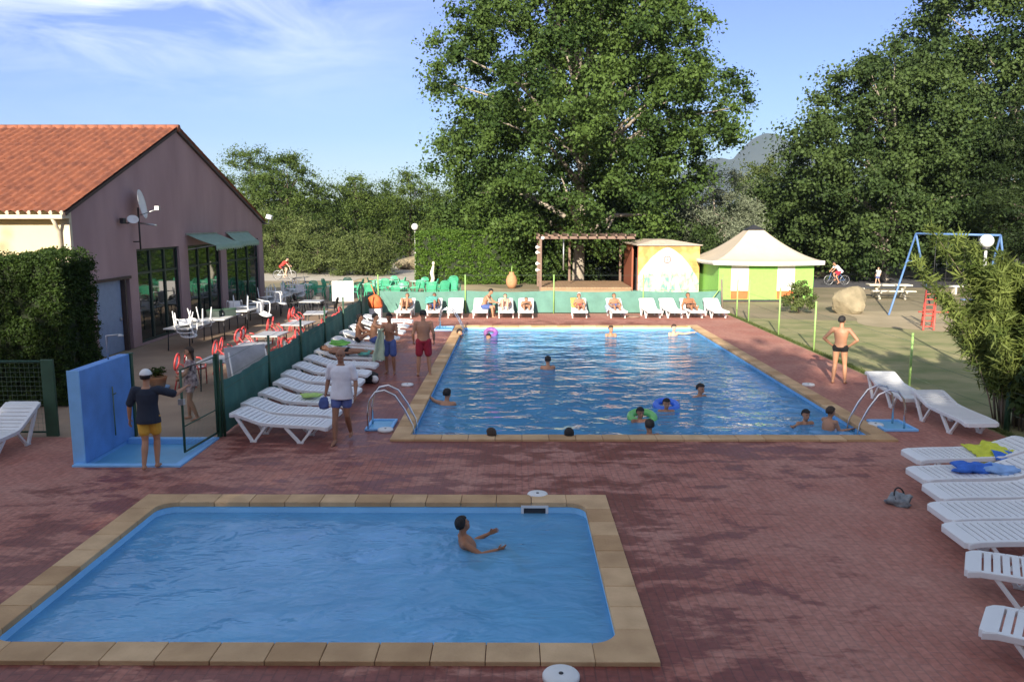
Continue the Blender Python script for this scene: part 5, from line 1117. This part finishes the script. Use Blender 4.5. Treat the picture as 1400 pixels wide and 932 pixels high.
def torso(mb, J, right, inf=0.0, z0=-1, z1=9, bulk=1.0):
    pel, ch, nk = V3(J['pel']), V3(J['chest']), V3(J['neck'])
    if z0 == -.6: st = [(-.44, .196, .150), (-.2, .190, .146), (0, .178, .132), (.35, .162, .118), (.7, .156, .112),
     (1.0, .172, .118), (1.45, .180, .112), (1.75, .150, .09), (1.92, .085, .07)]
    else: st = [(-.30, .10, .08), (-.18, .150, .105), (0, .165, .115), (.35, .148, .102), (.7, .150, .105), (1.0, .172, .118), (1.45, .180, .112), (1.75, .150, .09), (1.95, .085, .07), (2.05, .05, .05)]
    def at(s): return pel.lerp(ch, s) if s <= 1 else ch.lerp(nk, s-1)
    pts = []; rx = []; 
    vs = []; n = 18; k = 0
    for s, a, b in st:
        if s < z0 or s > z1: continue
        c = at(s); d = (at(min(2.05, s+.1))-at(s-.1)).normalized(); r_ = (right-d*right.dot(d)).normalized(); f = d.cross(r_)
        for i in range(n):
            t = 2*math.pi*i/n; vs.append(c+r_*math.cos(t)*(a*bulk+inf)+f*math.sin(t)*(b*bulk+inf))
        k += 1
    fs = [(i*n+q, i*n+(q+1)%n, (i+1)*n+(q+1)%n, (i+1)*n+q) for i in range(k-1) for q in range(n)]+[tuple(range(n-1, -1, -1)), tuple((k-1)*n+q for q in range(n))]
    mb.add(vs, fs, True)
def person(label, pose, loc, rz, h=1.75, sk='tan', hair='black', bottom=None, top=None, cap=None, vox=.014, bulk=1.0, female=False, headrot=(0,0,0), nolegs=False, hair_long=False, group=None, curl=None, bottom_len=.55, headscale=1.0, sleeve=.55, bald=False):
    J = dict(BASE); J.update(pose); J = {k: V3(v) for k, v in J.items()}; k_ = h/1.75
    rt = (J['shR']-J['shL']).normalized(); up = (J['neck']-J['pel']).normalized(); fw = up.cross(rt).normalized()
    mb = MB(); torso(mb, J, rt, bulk=bulk)
    for s in 'RL':
        sg = 1 if s == 'R' else -1
        sh, el, wr = J['sh'+s], J['el'+s], J['wr'+s]
        rlimb(mb, J['neck'].lerp(sh, .45)-up*.04, sh, .062, .062*bulk); rlimb(mb, sh, el, .056*bulk, .040); rlimb(mb, el, wr, .041, .026, mid=(.3, .042))
        if not nolegs:
            hi, kn, an = J['hi'+s], J['kn'+s], J['an'+s]
            rlimb(mb, hi, kn, .092*bulk, .056, mid=(.3, .086)); rlimb(mb, kn, an, .056, .036, mid=(.32, .060))
            td = J.get('toe'+s, None); d = (td-an).normalized() if td else None
            if d is None:
                sd = (an-kn).normalized(); d = (fw if abs(sd.dot(fw)) < .8 else up); d = (d-sd*d.dot(sd)*.85).normalized(); d = (d+Vector((.12*sg*rt.x, .12*sg*rt.y, 0))).normalized()
                if an.z < .2 and up.z > .7: d.z = -.12; d.normalize()
            sd = (an-kn).normalized(); heel = an+sd*.045-d*.03
            rlimb(mb, heel, an+sd*.055+d*.11, .036, .036); rlimb(mb, an+sd*.055+d*.10, an+sd*.068+d*.18, .036, .020, side=rt, flat=.6)
    # neck and head
    nk, hd = J['neck'], J['head']; rlimb(mb, nk-up*.03, nk.lerp(hd, .75), .058, .054)
    HM = Matrix.Translation(hd) @ Matrix((rt, fw, up)).transposed().to_4x4() @ Euler(headrot).to_matrix().to_4x4()
    hs_ = headscale
    E3 = lambda m_, c, r_: mb.ell(HM @ Vector(c), r_, 14, 10, HM.to_3x3().to_4x4())
    E3(0, (0,-.010*hs_,.030*hs_), (.076*hs_,.095*hs_,.088*hs_)); E3(0, (0,.020*hs_,-.030*hs_), (.062*hs_,.070*hs_,.078*hs_)); E3(0, (0,.052*hs_,-.075*hs_), (.032*hs_,.030*hs_,.026*hs_))
    for sg in (-1, 1): E3(0, (sg*.078*hs_, -.005, -.005), (.012, .022, .032))
    me = remeshed(mb, 'person', [SK[sk], EYE, LIP], vox)
    # fingers, nose, eyes and mouth join the same mesh
    ad = MB(); sm_v = vox*.2
    for s in 'RL':
        sg = 1 if s == 'R' else -1
        wr, el = J['wr'+s], J['el'+s]; d = (J['hd'+s]-wr).normalized() if 'hd'+s in J else (wr-el).normalized()
        sd = (fw-d*fw.dot(d)); sd = sd.normalized() if sd.length > .3 else (up-d*up.dot(d)).normalized()   # thumb side
        pn = d.cross(sd)*(-sg); pn.normalize()    # palm faces the body
        rlimb(ad, wr-d*.01, wr+d*.080, .030, .041, side=sd, flat=.42)
        for i, (o_, L_) in enumerate(((.030,.068),(.011,.078),(-.009,.072),(-.028,.056))):
            b0 = wr+d*.085+sd*o_; c_ = .35+.15*i*.3 if curl is None else curl
            d1 = (d+pn*c_*.5).normalized(); d2 = (d+pn*c_*1.6).normalized()
            rlimb(ad, b0-d*.02, b0+d1*L_*.5, .0088, .008, n=6); rlimb(ad, b0+d1*L_*.5, b0+d1*L_*.5+d2*L_*.5, .008, .0062, n=6)
        t0 = wr+d*.025+sd*.026; t1 = t0+(d*.6+sd*.7+pn*.3).normalized()*.038; rlimb(ad, t0-sd*.01, t1, .012, .0095, n=6); rlimb(ad, t1, t1+(d*.9+sd*.25+pn*.4).normalized()*.03, .0095, .007, n=6)
    H3 = HM.to_3x3().to_4x4()
    ad.ell(HM @ Vector((0,.098*hs_,-.022*hs_)), (.012,.018,.013), 8, 6, H3); rlimb(ad, HM @ Vector((0,.080*hs_,.018*hs_)), HM @ Vector((0,.104*hs_,-.018*hs_)), .008, .012, n=8)
    ad.cur = 1
    for sg in (-1, 1): ad.ell(HM @ Vector((sg*.029*hs_,.082*hs_,.012*hs_)), (.012,.006,.007), 8, 6, H3); rlimb(ad, HM @ Vector((sg*.016*hs_,.088*hs_,.032*hs_)), HM @ Vector((sg*.044*hs_,.078*hs_,.030*hs_)), .004, .003, n=6)
    ad.cur = 2; ad.ell(HM @ Vector((0,.088*hs_,-.056*hs_)), (.022,.008,.006), 8, 6, H3)
    bm = bmesh.new(); bm.from_mesh(me); tmp = bpy.data.meshes.new('tmp'); tmp.from_pydata(ad.v, [], ad.f); tmp.polygons.foreach_set('material_index', ad.mi); tmp.polygons.foreach_set('use_smooth', [True]*len(ad.f)); bm.from_mesh(tmp); bm.to_mesh(me); bm.free(); bpy.data.meshes.remove(tmp)
    me.polygons.foreach_set('use_smooth', [True]*len(me.polygons))
    o = bpy.data.objects.new('person', me); COL.objects.link(o); o.location = loc; o.rotation_euler = (0,0,rz); o.scale = (k_,)*3
    tag(o, label, 'person', group)
    def child(nm, mesh): c = bpy.data.objects.new(nm, mesh); COL.objects.link(c); c.parent = o; return c
    if not bald or cap:
        hb_ = MB()
        def hf(u, v):
            a = v*2*math.pi; x, y = math.cos(a), math.sin(a)      # y forward
            lim = (.36 if y > .25 else (.36+(.25-y)*.42))*math.pi; lim = min(lim, (.78 if hair_long else .66)*math.pi); ph = u*lim
            w_ = 1+.03*math.sin(9*a+u*7)+.02*math.sin(17*a)
            return HM @ Vector(((.086*hs_)*math.sin(ph)*x*w_, (.106*hs_)*math.sin(ph)*y*w_-.012, (.100*hs_)*math.cos(ph)*w_+.030))
        hb_.sheet(hf, 8, 24).build('hair', HAIR[hair], o, solid=.014)
        if hair_long: h2 = MB(); rlimb(h2, HM @ Vector((0,-.07,.0)), HM @ Vector((0,-.10,-.20)), .075, .045, side=rt, flat=.5); h2.build('hair', HAIR[hair], o)
    if cap:
        cp = MB()
        cp.sheet(lambda u, v: HM @ Vector((.098*math.sin(u*1.5)*math.cos(v*6.2832), .116*math.sin(u*1.5)*math.sin(v*6.2832)-.01, .105*math.cos(u*1.5)+.042)), 7, 24)
        cp.sheet(lambda u, v: HM @ Vector((.085*math.cos(R(25)+v*R(130)), .09+.09*u*math.sin(R(25)+v*R(130)), .052-.02*u)), 4, 12)
        cp.build('cap', cap, o, solid=.006)
    if bottom:
        b_ = MB(); torso(b_, J, rt, .014, -.31, .12, bulk)
        for s in 'RL':
            hi, kn = J['hi'+s], J['kn'+s]; rlimb(b_, hi, hi.lerp(kn, bottom_len), .105*bulk+.006, .078+.022*min(1, bottom_len*1.5))
        me2 = remeshed(b_, 'shorts', [CL[bottom]], vox, 3); me2.polygons.foreach_set('use_smooth', [True]*len(me2.polygons)); child('shorts', me2)
    if top:
        b_ = MB(); torso(b_, J, rt, .016, -.6, 1.95, bulk)
        for s in 'RL':
            sh, el = J['sh'+s], J['el'+s]; rlimb(b_, J['neck'].lerp(sh, .45)-up*.045, sh, .07, .074); rlimb(b_, sh, sh.lerp(el, sleeve), .076, .072)
        me2 = remeshed(b_, 'shirt', [CL[top]], vox, 3); me2.polygons.foreach_set('use_smooth', [True]*len(me2.polygons)); child('shirt', me2)
    if female and not top:
        b_ = MB(); torso(b_, J, rt, .010, .95, 1.4, bulk); me2 = remeshed(b_, 'bikini_top', [CL[female]], vox, 2); child('bikini_top', me2)
    return o
def P(p, z=0): return G(p[0], p[1], z)
# standing and walking
WALK = dict(knR=(.10,.13,.50), anR=(.10,.20,.10), knL=(-.09,.02,.50), anL=(-.09,-.22,.14), elR=(.27,-.10,1.14), wrR=(.30,-.02,.90), elL=(-.26,-.02,1.13), wrL=(-.29,.14,.93))
p1 = person('barefoot bald man in white shirt and blue shorts walking beside the loungers', WALK, (-3.25,14.72,0), R(178), 1.78, 'brown', top='white_shirt', bottom='blue_shorts', bald=True, vox=.011, bulk=1.05, bottom_len=.5, sleeve=.7, headrot=(R(-6),0,R(6)))
t = lump('cloth_bundle', 'blue cloth held in the right hand of the walking man in the white T-shirt', 'cloth', CL['denim'], (-3.56,14.62,.66), .09, .07, .22, 21, .3)
person('boy in white cap, navy shirt and yellow shorts holding the open gate', dict(elR=(.46,.05,1.30), wrR=(.55,.30,1.36), elL=(-.30,.0,1.13), wrL=(-.33,.06,.88), knR=(.09,.10,.50), anR=(.10,.0,.10), knL=(-.07,-.02,.50), anL=(-.06,-.20,.12)), (-6.12,13.05,0), R(8), 1.68, 'tan', cap=M['whitepaint'], top='navy', bottom='yellow_shorts', vox=.011, bottom_len=.6, sleeve=.85)
person('woman in a floral sleeveless outfit standing behind the open gate', dict(elR=(.30,.06,1.16), wrR=(.20,.24,1.06), elL=(-.30,.05,1.16), wrL=(-.16,.22,1.02), knR=(.10,.08,.50), anR=(.10,.10,.09), anL=(-.12,-.12,.10)), (-6.75,16.4,0), R(100), 1.55, 'tan', 'brown', top='floral', bottom='floral', bottom_len=.45, hair_long=True, vox=.012, sleeve=.25)
person('man in dark red shorts standing beside the large pool, his back turned', dict(elR=(.27,-.06,1.14), wrR=(.27,.10,.93), elL=(-.27,-.06,1.14), wrL=(-.27,.10,.93), knR=(.13,.02,.5), anR=(.16,-.02,.09), knL=(-.13,.02,.5), anL=(-.15,-.02,.09)), (-2.46,21.25,.0), R(3), 1.78, 'tan', bottom='red_shorts', bottom_len=.75, bulk=1.1, vox=.012, hair='black', headrot=(R(-18),0,0))
person('slim boy in blue shorts holding a pale green towel beside the loungers', dict(elR=(.24,.08,1.14), wrR=(.10,.26,1.26), elL=(-.24,.08,1.14), wrL=(-.12,.24,1.24), headrot=(0,0,0)), (-3.42,21.6,0), R(172), 1.66, 'brown', bottom='denim', bottom_len=.8, vox=.012, bulk=.9, headrot=(R(-12),0,0))
cloth('towel', 'pale green towel hanging from the hands of the boy in blue shorts', 'towel', M['mint_t'], lambda u, v: (-3.45-.08-u*.34*(.4+.6*v), 21.38-.03*math.sin(u*9)-.05*u, 1.24-v*.86), 14, 20, .008, .02, 5)
person('man in black swimming trunks with hands on hips at the lawn edge', dict(elR=(.40,-.08,1.16), wrR=(.20,.0,.98), elL=(-.40,-.08,1.16), wrL=(-.20,.0,.98), hdR=(.12,.06,.96), hdL=(-.12,.06,.96), knR=(.12,.03,.5), anR=(.15,.02,.09), knL=(-.11,.02,.5), anL=(-.13,-.05,.09)), (8.28,20.3,0), R(-28), 1.74, 'tan', bottom='black_trunks', bottom_len=.22, vox=.012, headrot=(0,0,R(-15)))
# seated pair
SIT = dict(pel=(0,0,.10), chest=(0,.03,.40), neck=(0,.06,.62), head=(0,.09,.79), shR=(.18,.05,.57), shL=(-.18,.05,.57), hiR=(.09,.02,.09), hiL=(-.09,.02,.09), knR=(.12,.36,.30), knL=(-.12,.36,.28), anR=(.12,.62,.02), anL=(-.12,.60,.02), elR=(.24,.20,.38), wrR=(.16,.40,.38), elL=(-.24,.18,.38), wrL=(-.12,.36,.34), toeR=(.13,.8,.06), toeL=(-.13,.78,.06))
q = on_l(9, .75); person('dark haired tanned sunbather sitting nearest the fence on the shared lounger', SIT, q-Vector((0,-.05,0.0)), R(-88), 1.65, 'brown', bottom='black_trunks', bottom_len=.15, female='black_trunks', hair_long=True)
q = on_l(9, 1.25); person('tanned sunbather with arms forward, on the pool side of the shared lounger', {**SIT, 'elR': (.22,.30,.45), 'wrR': (.16,.55,.48), 'elL': (-.22,.30,.45), 'wrL': (-.14,.55,.46)}, q+Vector((0,-.12,0)), R(-80), 1.72, 'tan', bottom='denim', bottom_len=.3, hair='black')
# lying: local +y towards the feet
LIE = dict(pel=(0,0,.10), chest=(0,-.30,.11), neck=(0,-.50,.13), head=(0,-.68,.17), shR=(.18,-.46,.11), shL=(-.18,-.46,.11), elR=(.24,-.20,.08), wrR=(.22,.05,.08), elL=(-.24,-.20,.08), wrL=(-.22,.05,.08), hiR=(.09,.03,.09), hiL=(-.09,.03,.09), knR=(.10,.44,.10), knL=(-.10,.44,.10), anR=(.11,.84,.05), anL=(-.11,.84,.05), toeR=(.14,.88,.24), toeL=(-.14,.88,.24))
RECL = dict(pel=(0,0,.10), chest=(0,-.26,.22), neck=(0,-.42,.38), head=(0,-.53,.52), shR=(.18,-.38,.34), shL=(-.18,-.38,.34), elR=(.27,-.18,.16), wrR=(.22,.04,.12), elL=(-.27,-.18,.16), wrL=(-.22,.04,.12), hiR=(.09,.03,.09), hiL=(-.09,.03,.09), knR=(.10,.40,.14), knL=(-.10,.36,.36), anR=(.11,.80,.06), anL=(-.11,.62,.05), toeR=(.14,.84,.24), toeL=(-.12,.78,.04))
q = on_l(7, .85); person('sunbather lying face up on a lounger behind the man in the white T-shirt', LIE, q, R(-90), 1.65, 'brown', bottom='black_trunks', bottom_len=.15, hair='brown')
def onfar(i, dy=.85): return Vector((far[i][0]-(.1 if far[i][0] > 5 else 0), 35.85-dy, .365))
KN = {**RECL, 'knR': (.12,.34,.44), 'anR': (.12,.56,.06), 'toeR': (.13,.72,.04), 'knL': (-.12,.33,.42)}
q = onfar(0); person('tanned sunbather with both knees drawn up on the leftmost far lounger', KN, q, math.pi, 1.7, 'tan', bottom='black_trunks', bottom_len=.15, female='red_shorts')
q = onfar(1); person('dark haired sunbather half covered by a teal towel on a far lounger', RECL, q, math.pi, 1.7, 'brown', bottom='denim', bottom_len=.4)
cloth('towel', 'teal towel over the sunbather on the second far lounger', 'towel', M['teal_t'], lambda u, v: (q.x-.36+u*.52, q.y+.42-v*.62, q.z+.42-.22*v+.05*math.sin(u*3.1)), 14, 14, .01, .02, 9)
SITE = dict(pel=(0,0,.10), chest=(0,.10,.37), neck=(0,.24,.56), head=(0,.33,.72), shR=(.18,.21,.52), shL=(-.18,.21,.52), hiR=(.09,.03,.08), hiL=(-.09,.03,.08), knR=(.14,.42,.08), knL=(-.14,.42,.08), anR=(.14,.46,-.30), anL=(-.14,.42,-.30), elR=(.22,.36,.30), wrR=(.10,.55,.28), elL=(-.22,.36,.30), wrL=(-.08,.55,.26), toeR=(.14,.62,-.34), toeL=(-.14,.6,-.34))
q = onfar(3, .95); person('dark haired man sitting sideways and leaning forward on a far lounger', SITE, q+Vector((.12,0,0)), R(-105), 1.78, 'tan', bottom='denim', bottom_len=.6)
q = onfar(4); person('pale sunbather with raised knees lying right of the seated man', KN, q, math.pi, 1.62, 'fair', hair='brown', bottom='white_shirt', bottom_len=.15, female='white_shirt')
q = onfar(5); person('sunbather lying flat on the far lounger left of the gap', {**LIE, 'chest': (0,-.28,.16), 'neck': (0,-.47,.25), 'head': (0,-.62,.33), 'shR': (.18,-.43,.22), 'shL': (-.18,-.43,.22)}, q+Vector((0,.1,0)), math.pi, 1.65, 'tan', bottom='black_trunks', bottom_len=.15)
q = onfar(6); person('sunbather with a pale cap lying on the yellow towel on the lone far lounger', {**RECL, 'knL': (-.10,.42,.15), 'anL': (-.11,.82,.06), 'toeL': (-.14,.86,.24)}, q, math.pi, 1.65, 'tan', cap=M['whitepaint'], bottom='red_shorts', bottom_len=.2)
cloth('towel', 'yellow towel spread over the backrest of the lone far lounger', 'towel', mat('golden_towel', (.62,.48,.12), .9, .1, 9), lambda u, v: (q.x-.36+u*.28, q.y+.82-v*.75, .74-.34*v*1.0), 8, 14, .01, .006, 11)
q = onfar(7); person('sunbather lying on the far lounger with the pale blue towel', {**RECL, 'knL': (-.10,.42,.15), 'anL': (-.11,.82,.06), 'toeL': (-.14,.86,.24)}, q, math.pi, 1.68, 'tan', bottom='denim', bottom_len=.3)
cloth('towel', 'pale blue towel over the side of a far lounger', 'towel', mat('pale_blue_towel', (.40,.50,.66), .9, .1, 9), lambda u, v: (q.x-.40+u*.14, q.y+.55-v*.7, .60-.18*v-.22*(1-u)), 5, 12, .01, .006, 12)
lump('towel_bundle', 'dark crumpled cloth on the paving right of the lounger with the pale blue towel', 'towel', M['wood'], (5.05, 34.6, 0), .3, .18, .1, 14, .4)
q = onfar(10); person('deeply tanned sunbather lying on the second far lounger from the right end', {**RECL, 'knL': (-.10,.42,.15), 'anL': (-.11,.82,.06), 'toeL': (-.14,.86,.24), 'elR': (.33,-.1,.1), 'wrR': (.36,.14,-.05)}, q, math.pi, 1.75, 'deep', bottom='black_trunks', bottom_len=.2, bulk=1.1)
# swimmers
WL = -.10
def SW(al=(-.36,.22,-.14), ar=(.36,.22,-.14), lean=0.0):
    z0 = -.78
    return dict(pel=(0,-lean,z0+.30), chest=(0,-lean*.4,z0+.58), neck=(0,0,z0+.80), head=(0,.02,z0+.97), shR=(.18,0,z0+.75), shL=(-.18,0,z0+.75), elR=(ar[0]*.62,ar[1]*.5,z0+.66+ar[2]), wrR=(ar[0],ar[1]+.1,z0+.72+ar[2]), elL=(al[0]*.62,al[1]*.5,z0+.66+al[2]), wrL=(al[0],al[1]+.1,z0+.72+al[2]),
                hiR=(.09,-lean,z0+.27), hiL=(-.09,-lean,z0+.27), knR=(.12,.1-lean,z0-.14), knL=(-.12,.1-lean,z0-.14), anR=(.12,-.15-lean,z0-.5), anL=(-.12,-.15-lean,z0-.5))
def swimmer(px, label, face, sub=0.0, sk='tan', hair='black', k=1.0, lean=.1, **kw):
    c = P(px, WL+.12*k-.0); pose = SW(lean=lean, **kw)
    return person(label, pose, (c.x, c.y, WL-.02+sub), R(face), 1.7*k, sk, hair, bottom='denim', bottom_len=.4, vox=.015, headscale=1.1 if k > .9 else 1.2, headrot=(R(6),0,0))
swimmer((628,457), 'dark haired swimmer by the left wall of the far end, left of the purple ring', -120, .02)
swimmer((668,458), 'swimmer behind the purple ring at the far end of the large pool', 150, -.12)
swimmer((835,455), 'swimmer standing at the far wall in the middle of the large pool', 200, .10, 'tan', 'brown')
swimmer((921,454), 'swimmer at the far right of the large pool with one arm along the surface', 200, .12, 'fair', 'brown', al=(-.75,.05,.06))
swimmer((749,499), 'swimmer seen from behind in the middle of the large pool', 4, .10, 'tan', k=.95)
swimmer((611,546), 'long haired swimmer near the left wall with an arm reaching to the side', -20, .08, 'tan', k=1.0, al=(-.62,.2,.1))
swimmer((957,535), 'swimmer with face turned to us, arms spread, right of the glitter on the water', 215, .02, 'tan', ar=(.7,-.1,.04))
swimmer((911,556), 'child in the blue swimming ring', 180, .04, 'tan', k=.85)
swimmer((875,570), 'boy in the green swimming ring', 190, .06, 'brown', k=.85)
swimmer((888,587), 'swimmer seen from behind in front of the green ring, arms spread', 10, .03, 'brown', al=(-.6,.1,0), ar=(.6,.1,0))
swimmer((672,596), 'brown haired head of a bather low behind the near coping', 30, -.02, 'brown', 'brown')
swimmer((778,596), 'black haired head of a bather low behind the near coping, in mid pool', 0, -.02, 'brown')
swimmer((1101,573), 'child swimmer by the near right ladder, farther from the coping', 190, .06, 'tan', k=.85, ar=(.5,.2,.05))
swimmer((1134,580), 'child holding on next to the rails of the near right ladder', -60, .22, 'tan', 'brown', k=.85, al=(-.3,.4,.1))
def ring(px, label, m, r_=.24, tube_=.075):
    c = P(px, WL+.03); o = MB().torus((0,0,0), r_, tube_, 36, 12).build('swimming_ring', m); o.location = (c.x, c.y, WL+.03); tag(o, label, 'swimming ring'); return o
o = ring((911,554), 'blue inflatable ring round a child in the large pool', M['ring_b']); o.rotation_euler = (R(14),0,0)
o = ring((878,570), 'green inflatable ring round a boy in the large pool', M['ring_g'], .25, .08); o.rotation_euler = (R(14),0,0)
o = ring((671,457), 'purple and pink inflatable ring at the far end of the large pool', M['ring_p'], .19, .085); o.rotation_euler = (R(35),0,0); o.location.z += .06
# boy in the small pool, sitting back in the water
c = P((637,748), -.12)
person('dark haired boy leaning back in the small pool with arms stretched out', dict(pel=(0,.16,-.22), chest=(0,.06,.02), neck=(0,-.04,.19), head=(0,-.02,.37), shR=(.17,-.02,.13), shL=(-.17,-.02,.13), elR=(.30,.20,.0), wrR=(.26,.44,.04), elL=(-.26,.16,-.02), wrL=(-.24,.42,.10), hdL=(-.2,.6,.2), hiR=(.09,.20,-.24), hiL=(-.09,.20,-.24), knR=(.10,.62,-.02), knL=(-.10,.60,-.06), anR=(.10,.84,-.34), anL=(-.1,.86,-.30)), (c.x-.02, c.y+.05, -.15), R(-78), 1.55, 'deep', bottom='black_trunks', bottom_len=.4, vox=.010, headrot=(R(-4),0,R(35)), headscale=1.05)
# cyclists
def bicycle(label, loc, rz, mf):
    t = thing('bicycle', loc, rz, label, 'bicycle')
    for x in (-.52, .52):
        wv = MB().torus((x,0,.34), .32, .022, 28, 6, Euler((R(90),0,0)).to_matrix().to_4x4()).build('wheel', M['black_pl'], t)
        sp_ = MB(); 
        for i in range(12): a = i*math.pi/6; sp_.tube([(x,0,.34),(x+.31*math.cos(a),0,.34+.31*math.sin(a))], .003, 4, cap=False)
        sp_.torus((x,0,.34), .295, .012, 28, 5, Euler((R(90),0,0)).to_matrix().to_4x4()); sp_.build('rim', M['steel'], wv)
    MB().tube([(-.52,0,.34),(-.05,0,.32),(.38,0,.72),(-.18,0,.78),(-.05,0,.32)], .018, 6).tube([(-.52,0,.34),(-.18,0,.74)], .014, 6).tube([(.52,0,.34),(.36,0,.86)], .018, 6).build('frame', mf, t)
    MB().tube([(.32,-.25,.98),(.38,0,.93),(.32,.25,.98)], .014, 6).tube([(.37,0,.86),(.37,0,.94)], .016, 6).build('handlebar', M['steel'], t); MB().ell((-.2,0,.86), (.14,.07,.035)).tube([(-.18,0,.76),(-.2,0,.85)], .014).build('saddle', M['black_pl'], t)
    return t
RIDE = dict(pel=(0,0,.95), chest=(0,.17,1.16), neck=(0,.34,1.32), head=(0,.44,1.46), shR=(.18,.30,1.28), shL=(-.18,.30,1.28), elR=(.22,.45,1.12), wrR=(.22,.55,1.0), elL=(-.22,.45,1.12), wrL=(-.22,.55,1.0), hiR=(.09,.02,.93), hiL=(-.09,.02,.93), knR=(.10,.40,.78), anR=(.10,.28,.40), knL=(-.10,.30,.60), anL=(-.10,.10,.24))
bicycle('bicycle ridden by the person in red past the far bushes', (-16.5,57.5,0), 0, M['whitepaint'])
person('cyclist in a red shirt riding to the right past the far bushes', RIDE, (-16.7,57.5,0), R(-90), 1.75, 'fair', bottom='black_trunks', top='red_jersey', bottom_len=.5, vox=.02)
bicycle('dark bicycle parked behind the last terrace tables', (-12.6,46.5,0), R(20), M['swing_b'])
bicycle('bicycle ridden by the person in white and red on the far road', (20.9,52.5,0), R(180), M['swing_b'])
person('cyclist in a white shirt and red shorts on the far road right of the tent', RIDE, (21.1,52.5,0), R(90), 1.7, 'tan', bottom='red_shorts', top='white_shirt', bottom_len=.6, vox=.02)
person('small child in white standing on the far road', WALK, (23.8,53.0,0), R(120), 1.15, 'fair', 'brown', top='white_shirt', bottom='denim', vox=.02, headscale=1.2)
